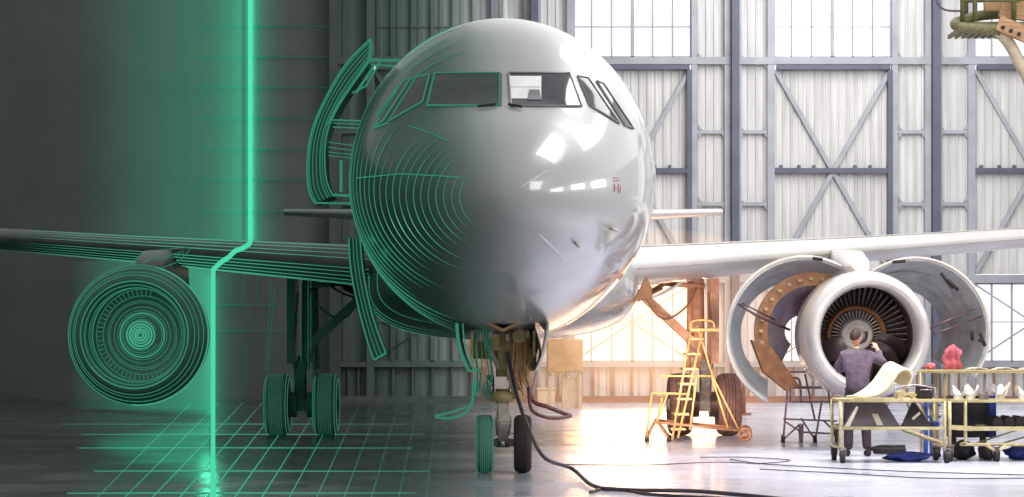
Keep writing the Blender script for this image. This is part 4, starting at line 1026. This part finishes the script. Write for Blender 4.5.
# work platform at the top right
root = empty('work_platform', P(995, 20, 48)); tag(root, 'olive steel work platform with timber beams at the upper right', 'platform')
dp = 47.0
s = MB(); s.tube(smooth_path([P(1040, 12, dp+1.5), P(985, 15, dp+1.5), P(958, 22, dp+.8), P(957, 26, dp+.1), P(968, 28, dp), P(1000, 30, dp)], 6), .11, 10); s.build('rim_tube', 'olive', root)
s = MB(); deck = [P(960, 24, dp+.4), P(1000, 28, dp+.05), P(1045, 24, dp+.2), P(1045, 8, dp+2.2), P(985, 12, dp+1.6)]
zz = P(970, 24, dp).z
N_ = 16      # a grating: bars with daylight between them
for k in range(N_):
    y = dp+.1+1.9*k/(N_-1); s.bar((P(974+8*k/N_, 20, dp).x, y, zz+.02), (P(1050, 20, dp).x, y, zz+.02), .05, .08)
for k in range(12):
    x = P(968+k*7, 20, dp).x; s.bar((x, dp+.1, zz), (x, dp+2, zz), .06, .08)
s.build('deck_grating', 'olive', root)
s = MB()
for px, d in ((962.5, dp+.4), (966, dp+1.4), (975, dp+.2), (1014, dp+.4)): s.tube([P(px, 24, d), P(px, -60, d)], .05, 8)
for z in (1, -14): s.tube([P(962, z, dp+.4), P(1045, z-2, dp+.4)], .04, 8)
s.buildeach('guard_post', 'olive', root)
s = MB(); s.bar(P(998, 23, dp-.1), P(1050, 45, dp-.1), .16, .30, up=(0, 0, 1)); s.build('timber_beam', 'wood', root)
s = MB(); s.bar(P(1000, 8, dp+.6), P(1050, 16, dp+.6), .14, .36); s.bar(P(984, 4, dp+1.2), P(1050, 2, dp+1.2), .14, .3); s.buildeach('timber_rail', 'wood', root)
s = MB(); s.tube(smooth_path([P(997, 30, dp+.1), P(1008, 42, dp+.1), P(1018, 60, dp+.1), P(1031, 90, dp+.1), P(1036, 160, dp+.1), P(1040, 300, dp+.1), P(1040, 427.5, dp+.1)], 6), .12, 10); s.build('brace_tube', 'crate', root)
s = MB()
for k in range(5): s.disc(P(1003+k*8, 27.5+k*3.3, dp-.2), .04, .05, 12, (0, 1, 0))
s.buildeach('bolt', 'black', root)

# ------------------------------------------------------------------ the mechanic
def skinned(name, verts, edges, radii, root=0, sub=2, smooth=False):
    me = bpy.data.meshes.new(name); me.from_pydata([Vector(v) for v in verts], edges, [])
    o = bpy.data.objects.new(name, me); COL.objects.link(o)
    o.modifiers.new('Skin', 'SKIN')
    for i, r in enumerate(radii):
        r = r if isinstance(r, tuple) else (r, r); me.skin_vertices[0].data[i].radius = r; me.skin_vertices[0].data[i].use_root = i == root
    if sub: ss_ = o.modifiers.new('Sub', 'SUBSURF'); ss_.levels = sub; ss_.render_levels = sub
    dg = bpy.context.evaluated_depsgraph_get(); ev = o.evaluated_get(dg); m2 = bpy.data.meshes.new_from_object(ev)
    vs = [v.co.copy() for v in m2.vertices]; fs = [tuple(p.vertices) for p in m2.polygons]
    bpy.data.objects.remove(o); bpy.data.meshes.remove(me); bpy.data.meshes.remove(m2)
    return vs, fs
MX, MY = 5.42, 35.35
man = empty('person', (MX, MY, 0)); tag(man, 'mechanic in a purple-grey coverall, back turned, arm raised to the engine fan', 'person')
T = lambda v: Vector((MX+v[0]*1.04, MY+v[1]*1.04, v[2]*1.04))
J = dict(pel=(0, 0, 1.0), sp=(0, .0, 1.16), ch=(.0, .03, 1.36), nb=(.0, .04, 1.53), nk=(-.01, .06, 1.62), hd=(-.01, .085, 1.74),
         hl=(-.095, 0, .94), kl=(-.13, .03, .53), al=(-.14, -.03, .10), hr=(.095, 0, .94), kr=(.13, .03, .53), ar=(.14, -.03, .10),
         sl=(-.20, .04, 1.48), el=(-.25, .26, 1.26), wl=(-.05, .46, 1.33), sr=(.20, .04, 1.48), er=(.41, .14, 1.36), wr=(.34, .30, 1.57))
V = []; E = []; Rd = []
def jv(p, r, par=None):
    V.append(Vector(p)); Rd.append(r)
    if par is not None: E.append((par, len(V)-1))
    return len(V)-1
pel = jv(J['pel'], (.11, .09)); sp = jv(J['sp'], (.11, .09), pel); ch = jv(J['ch'], (.15, .115), sp); nb = jv(J['nb'], (.085, .075), ch); nk = jv(J['nk'], .055, nb)
for s_ in 'lr':
    h = jv(J['h'+s_], .062, pel); k = jv(J['k'+s_], .06, h); a = jv(J['a'+s_], .042, k); t = jv((J['a'+s_][0]*1.15, .10, .045), (.042, .035), a); jv((J['a'+s_][0]*1.2, .17, .04), .03, t)
    s0 = jv(J['s'+s_], .072, ch); e_ = jv(J['e'+s_], .048, s0); w_ = jv(J['w'+s_], .03, e_)
    d = (Vector(J['w'+s_])-Vector(J['e'+s_])).normalized(); side = d.cross(Vector((0, 0, 1))).normalized()*(1 if s_ == 'l' else -1); n_ = side.cross(d)
    if n_.z > 0: n_ = -n_
    W = Vector(J['w'+s_]); pm = jv(W+d*.05, (.036, .018), w_); pk = jv(W+d*.09, (.042, .017), pm)
    for q, L in ((-1.5, .06), (-.5, .075), (.5, .08), (1.5, .07)):     # four fingers, bent round what they hold
        b0 = jv(W+d*.10+side*q*.021, .0105, pk); b1 = jv(W+d*(.10+L*.5)+side*q*.023+n_*.015, .0095, b0); jv(W+d*(.10+L*.75)+side*q*.023+n_*(.02+L*.45), .008, b1)
    t0 = jv(W+d*.045+side*.04+n_*.01, .012, pm); jv(W+d*.085+side*.06+n_*.03, .0095, t0)
vs, fs = skinned('body', V, E, Rd, 0, 2)
body = MB(); body.add([T(v) for v in vs], fs, True)
def headpt(a, b_):   # a from crown, b round; face looks along +Y and a little to the right
    x, y, z = math.sin(a)*math.sin(b_), math.sin(a)*math.cos(b_), math.cos(a)
    X, Y, Z = x*.078, y*.098, z*.122
    if z < -.1: X *= 1-.25*(-z-.1); Y *= 1-.12*(-z-.1)
    f = max(0, y)
    if f > .6:
        Y += .022*math.exp(-((x/.16)**2+((z+.12)/.17)**2))      # nose
        Y -= .010*sum(math.exp(-(((x-q)/.16)**2+((z-.08)/.12)**2)) for q in (-.36, .36))   # eye sockets
        Y += .006*math.exp(-((x/.3)**2+((z+.48)/.08)**2))       # mouth
        Y += .008*math.exp(-((x/.25)**2+((z+.8)/.15)**2))       # chin
    return Vector((X, Y, Z))
HR = Matrix.Rotation(-.5, 3, 'Z')@Matrix.Rotation(.12, 3, 'X')
HC = Vector(J['hd'])
body.grid([[T(HC+HR@headpt(PI*i/24+1e-4, 2*PI*j/40)) for j in range(40)] for i in range(25)], closed_v=True)
for sx in (-1, 1):
    body.grid([[T(HC+HR@Vector((sx*(.076+.012*math.sin(a)), -.005+.018*math.cos(b_)*math.sin(a)-.008*math.cos(a), .0+.032*math.sin(b_)*math.sin(a)))) for b_ in [2*PI*k/12 for k in range(12)]] for a in [PI*k/6+.001 for k in range(7)]], closed_v=True)
bo = body.build('body', 'skin', man)
rm = bo.modifiers.new('Join', 'REMESH'); rm.mode = 'VOXEL'; rm.voxel_size = .009; rm.use_smooth_shade = True
sm_ = bo.modifiers.new('Soft', 'SMOOTH'); sm_.factor = .4; sm_.iterations = 2
dg = bpy.context.evaluated_depsgraph_get(); m2 = bpy.data.meshes.new_from_object(bo.evaluated_get(dg)); old = bo.data; bo.modifiers.clear(); bo.data = m2; bpy.data.meshes.remove(old); m2.name = 'body'
if not m2.materials: m2.materials.append(M['skin'])
h = MB(); rows = []
for i in range(13):
    a = (PI*.62)*i/12+1e-4; row = []
    for j in range(40):
        b_ = 2*PI*j/40; lim = .95+.85*(0.5-.5*math.cos(b_)); aa = min(a, lim)
        p = headpt(aa, b_); row.append(T(HC+HR@(p*1.09+Vector((0, -.004, .004)))))
    rows.append(row)
h.grid(rows, closed_v=True); tag(h.build('hair', 'hair', man), 'short dark hair')
ey = MB()
for sx in (-1, 1):
    ey.grid([[T(HC+HR@(Vector((sx*.03, .079, .012))+Vector((math.sin(a)*math.cos(b_), math.cos(a), math.sin(a)*math.sin(b_)))*.013)) for b_ in [2*PI*k/10 for k in range(10)]] for a in [PI*k/6+.001 for k in range(7)]], closed_v=True)
ey.build('eye', 'label', man)
# clothes: jacket with sleeves, trousers, boots
V = []; E = []; Rd = []
c0 = jv((0, .0, .84), (.21, .175)); c1 = jv(J['sp'], (.17, .14), c0); c2 = jv((0, .03, 1.38), (.185, .14), c1); c3 = jv((0, .035, 1.52), (.10, .09), c2); jv((-.005, .045, 1.575), (.072, .068), c3)
for s_ in 'lr':
    s0 = jv(J['s'+s_], .092, c2); m_ = jv((Vector(J['s'+s_])+Vector(J['e'+s_]))/2, .078, s0); e_ = jv(J['e'+s_], .068, m_); jv(Vector(J['e'+s_]).lerp(Vector(J['w'+s_]), .93), .048, e_)
vs, fs = skinned('jacket', V, E, Rd, 0, 2)
for v in vs:       # folds
    k = 1+.03*math.sin(31*v.z+7*v.x)+.02*math.sin(53*v.x+17*v.z); v.x *= k; v.y = .02+(v.y-.02)*k
MB().add([T(v) for v in vs], fs, True).build('jacket', 'coverall', man)
V = []; E = []; Rd = []
c0 = jv((0, 0, 1.06), (.15, .125)); 
for s_ in 'lr':
    h_ = jv((J['h'+s_][0], 0, .9), .115, c0); k = jv(J['k'+s_], .088, h_); m_ = jv((J['k'+s_][0], .0, .3), .076, k); jv((J['a'+s_][0], -.03, .09), .072, m_)
vs, fs = skinned('trousers', V, E, Rd, 0, 2)
MB().add([T(v) for v in vs], fs, True).build('trousers', 'trousers', man)
for s_ in 'lr':
    x = J['a'+s_][0]; rows = []
    for i in range(12):
        t = i/11; w = .05*math.sin(PI*min(.98, .08+t*.9))**.5+.004; hgt = .11 if t < .4 else .11-.06*(t-.4)/.6
        rows.append([T((x*1.1+w*math.cos(a), -.11+.32*t, max(.0, hgt/2+hgt/2*math.sin(a)))) for a in [2*PI*k/14 for k in range(14)]])
    b = MB(); b.grid(rows, closed_v=True); b.add(rows[0], [tuple(range(14))]); b.add(rows[-1], [tuple(range(14))]); b.build('boot', 'black', man)

# ------------------------------------------------------------------ the scan beam and its glow
root = empty('scan_beam', (BEAMX(40), 40, 0)); tag(root, 'vertical green light beam crossing the dark wall, wing and floor', 'light beam')
wp_ = lambda px, c, sd=1: None
def wing_at(px, c, sd):
    u = 5
    for _ in range(12):
        p = wing_pt(u, c, sd, -1); u = -(px-CX)/F*p.y
    return wing_pt(u, c, sd, -1)
b = MB(); bxw = WX(250)*66/69
b.tube([(bxw, 66, 12.9), (bxw, 66, WZ(238)*66/69)], .06, 10)
b.build('upper_beam', 'beam', root)
b = MB()
def wing_under(px, py):      # place on the wing skin, from the crown round the leading edge to the underside
    lo, hi = -.12, .45
    for _ in range(30):
        c = (lo+hi)/2; p = wing_at(px, abs(c), -1 if c > 0 else 1); y = CY-(p.z-CH)/p.y*F
        if y < py: lo = c
        else: hi = c
    return wing_at(px, abs(lo), -1 if lo > 0 else 1)+Vector((0, -.04, -.03 if lo > 0 else .02))
a = [wing_under(x, y) for x, y in ((250.5, 242), (249.5, 245), (246, 247.8), (241, 250.2), (235, 252.6), (229, 255.5), (223.5, 259), (219, 262.5), (215.5, 266), (213.5, 268))]
b.tube(smooth_path(a, 8), .042, 8); b.build('wing_trace', 'beam', root)
b = MB(); q = a[-1]; b.tube([q, (BEAMX(q.y), q.y, .02)], .04, 10); b.build('lower_beam', 'beam', root)
b = MB(); b.tube([(BEAMX(d), d, .03) for d in (q.y, 36, 31, 26, 24.5)], [.04, .035, .035, .035, .035], 8); tag(b.build('floor_trace', 'beam', root), 'beam trace along the floor')
H1 = glow_volume('green_glow_wedge', (.03, .62, .33, 1), .048)
H2 = glow_volume('green_halo', (.03, .75, .40, 1), .16)
H4 = glow_volume('wide_green_halo', (.03, .75, .40, 1), .045)
H3 = glow_volume('faint_green_glow', (.03, .50, .28, 1), .010)
def halo(x, y, r, z0, z1, name, label, m):
    b = MB(); b.prism([Vector((x+r*math.cos(2*PI*k/32), y+r*math.sin(2*PI*k/32), z0)) for k in range(32)], (0, 0, z1-z0))
    return tag(b.build(name, m, root), label)
LB = ('soft', 'inner', 'middle', 'broad', 'outer')
for k, (r, st_) in enumerate(((.18, .30), (.32, .14), (.52, .06), (.8, .03), (1.15, .016))):
    m_ = glow_volume('green_halo', (.03, .75, .40, 1), st_)
    halo(bxw, 66.4-r, r, WZ(243)*66/69-.03*k, 12.9+.05*k, 'beam_halo', LB[k]+' green halo of light round the upper beam', m_)
    halo(BEAMX(42.3), 42.3, r*.62, .02+.012*k, 2.9+.06*k, 'beam_halo', LB[k]+' green halo of light round the lower beam', m_)
def wedge(pts, z0, z1, name, label, m):
    b = MB(); b.prism([Vector((x, y, z0)) for x, y in pts], (0, 0, z1-z0)); tag(b.build(name, m), label, 'glow_volume', kind='stuff')
X_ = lambda px, d: (px-CX)/F*d
wedge([(X_(80, 62), 62), (X_(240, 62), 62), (X_(243, 56), 56), (X_(215, 58), 58)], 3.9, 12.9, 'beam_glow', 'wide green glow left of the upper beam', H1)  # glowing wedges stand in for the beam's light on the wall
wedge([(X_(70, 60), 60), (X_(212, 60), 60), (X_(213, 52), 52), (X_(170, 54), 54)], .06, 3.85, 'beam_glow', 'wide green glow left of the lower beam, behind the glowing engine', H1)

H5 = glow_volume('floor_glow', (.03, .62, .33, 1), .036)
wedge([(X_(92, 37), 37), (X_(209, 46), 46), (X_(209, 26.5), 26.5)], .02, .24, 'floor_glow', 'thin green glow lying over the floor grid', H5)  # added glowing layer tints the floor green, as light from the beam
W1 = glow_volume('flare_glow', (1, .50, .22, 1), .05); W2 = glow_volume('flare_glow_core', (1, .62, .34, 1), .12)  # glowing volumes stand for a lens flare; nothing scatters sunlight here
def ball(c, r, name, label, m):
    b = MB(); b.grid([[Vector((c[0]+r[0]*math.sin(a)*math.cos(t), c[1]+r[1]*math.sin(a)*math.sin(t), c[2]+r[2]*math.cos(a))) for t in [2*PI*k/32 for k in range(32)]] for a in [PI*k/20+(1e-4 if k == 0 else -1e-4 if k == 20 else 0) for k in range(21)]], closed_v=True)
    tag(b.build(name, m), label, 'glow_volume', kind='stuff')
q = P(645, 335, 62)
ball(q, (5.0, 4.0, 2.0+.9), 'flare_glow', 'warm glow of the sun flare in front of the low hangar window', W1)
ball(P(645, 332, 55), (2.0, 1.5, 1.5), 'flare_glow', 'bright orange core of the flare glow beyond the main gear', W2)
# ------------------------------------------------------------------ light, sky, camera
def area(name, loc, target, size, power, col=(1, 1, 1), sy=None, spread=None):
    l = bpy.data.lights.new(name, 'AREA'); l.energy = power; l.color = col; l.size = size
    if sy: l.shape = 'RECTANGLE'; l.size_y = sy
    if spread: l.spread = spread
    o = bpy.data.objects.new(name, l); COL.objects.link(o); o.location = loc
    o.rotation_euler = (Vector(target)-Vector(loc)).to_track_quat('-Z', 'Y').to_euler(); return o
def point(name, loc, power, col, r=.1):
    l = bpy.data.lights.new(name, 'POINT'); l.energy = power; l.color = col; l.shadow_soft_size = r
    o = bpy.data.objects.new(name, l); COL.objects.link(o); o.location = loc; return o
w = bpy.data.worlds.new('sky'); SC.world = w; w.use_nodes = True
n = w.node_tree; n.nodes.clear(); out = n.nodes.new('ShaderNodeOutputWorld'); bg = n.nodes.new('ShaderNodeBackground')
tc = n.nodes.new('ShaderNodeTexCoord')
sun_dir = (P(640, 326, 100)-CAM).normalized()
sx = n.nodes.new('ShaderNodeSeparateXYZ'); n.links.new(tc.outputs['Generated'], sx.inputs[0])
mr = n.nodes.new('ShaderNodeMapRange'); mr.inputs[1].default_value = .45; mr.inputs[2].default_value = .9; mr.inputs[3].default_value = .64; mr.inputs[4].default_value = 1.2
n.links.new(sx.outputs[1], mr.inputs[0])
dt = n.nodes.new('ShaderNodeVectorMath'); dt.operation = 'DOT_PRODUCT'; dt.inputs[1].default_value = sun_dir; n.links.new(tc.outputs['Generated'], dt.inputs[0])
pw = n.nodes.new('ShaderNodeMath'); pw.operation = 'POWER'; pw.inputs[1].default_value = 500; n.links.new(dt.outputs['Value'], pw.inputs[0])
mx = n.nodes.new('ShaderNodeMix'); mx.data_type = 'RGBA'; mx.inputs[6].default_value = (.97, .98, 1.0, 1); mx.inputs[7].default_value = (1.0, .62, .36, 1)
n.links.new(pw.outputs[0], mx.inputs[0])
mu = n.nodes.new('ShaderNodeMath'); mu.operation = 'MULTIPLY_ADD'; mu.inputs[1].default_value = 1.0; n.links.new(pw.outputs[0], mu.inputs[0]); n.links.new(mr.outputs[0], mu.inputs[2])
n.links.new(mx.outputs[2], bg.inputs[0]); n.links.new(mu.outputs[0], bg.inputs[1]); n.links.new(bg.outputs[0], out.inputs[0])
# unseen fill lamps added high over the bright half, and daylight from the side windows
area('door_fill', (10, 58, 15), (8, 69, 4), 6, 2100, (1, .995, .99), 14)
area('floor_fill', (9, 42, 16), (8, 42, 0), 8, 800, (1, .98, .97), 8)
area('apron_fill', (7.5, 32, 14), (6.5, 32, 0), 5, 800, (1, .98, 1), 5, 1.5)
area('front_fill', (13, 22, 11), (5.5, 40, 1.2), 5, 850, (1, .97, .94), 5)  # added fill from the front for engine, gear and carts
for k in range(3): area('side_window_light', (22.5, 26+k*7, 9.0), (4, 30+k*4, 3), 4.5, 400, (1, 1, 1), 2.6)
area('gear_fill', (2.3, 36.5, 1.2), (3.9, 43.4, .75), .8, 55, (1, .80, .66), .8, .9)  # added warm fill under the fuselage to brighten the main gear
area('engine_fill', (4.3, 33.9, 3.6), (5.85, 38.2, 1.9), .8, 65, (1, .95, .9), .8)  # added fill to brighten the inside of the inlet
area('flare_fill', (P(645, 325, 66).x, 66.5, P(645, 325, 66).z), (6, 40, .3), 4.5, 60, (1, .55, .28), 2.2, 1.2)  # added warm fill inside the window for the flare's orange tint
for z in (1.0, 2.0): point('beam_light', (BEAMX(40.2), 39.6, z), 10, (.1, 1, .55), .15)
point('beam_light', (BEAMX(31), 31, .5), 1.5, (.1, 1, .55), .1); point('beam_light', (BEAMX(27), 27, .5), 1.5, (.1, 1, .55), .1)
cam = bpy.data.cameras.new('camera'); co = bpy.data.objects.new('camera', cam); COL.objects.link(co)
co.location = CAM; co.rotation_euler = (PI/2, 0, 0)
cam.sensor_width = 36; cam.lens = F*36/1024; cam.shift_x = (512-CX)/1024; cam.shift_y = (CY-248.5)/1024; cam.clip_end = 500
SC.camera = co
SC.view_settings.view_transform = 'Standard'; SC.view_settings.look = 'None'; SC.view_settings.gamma = 1; SC.view_settings.exposure = 0
SC.view_settings.use_curve_mapping = False
SC.cycles.use_denoising = True
SC.cycles.transparent_max_bounces = 16; SC.cycles.sample_clamp_indirect = 4
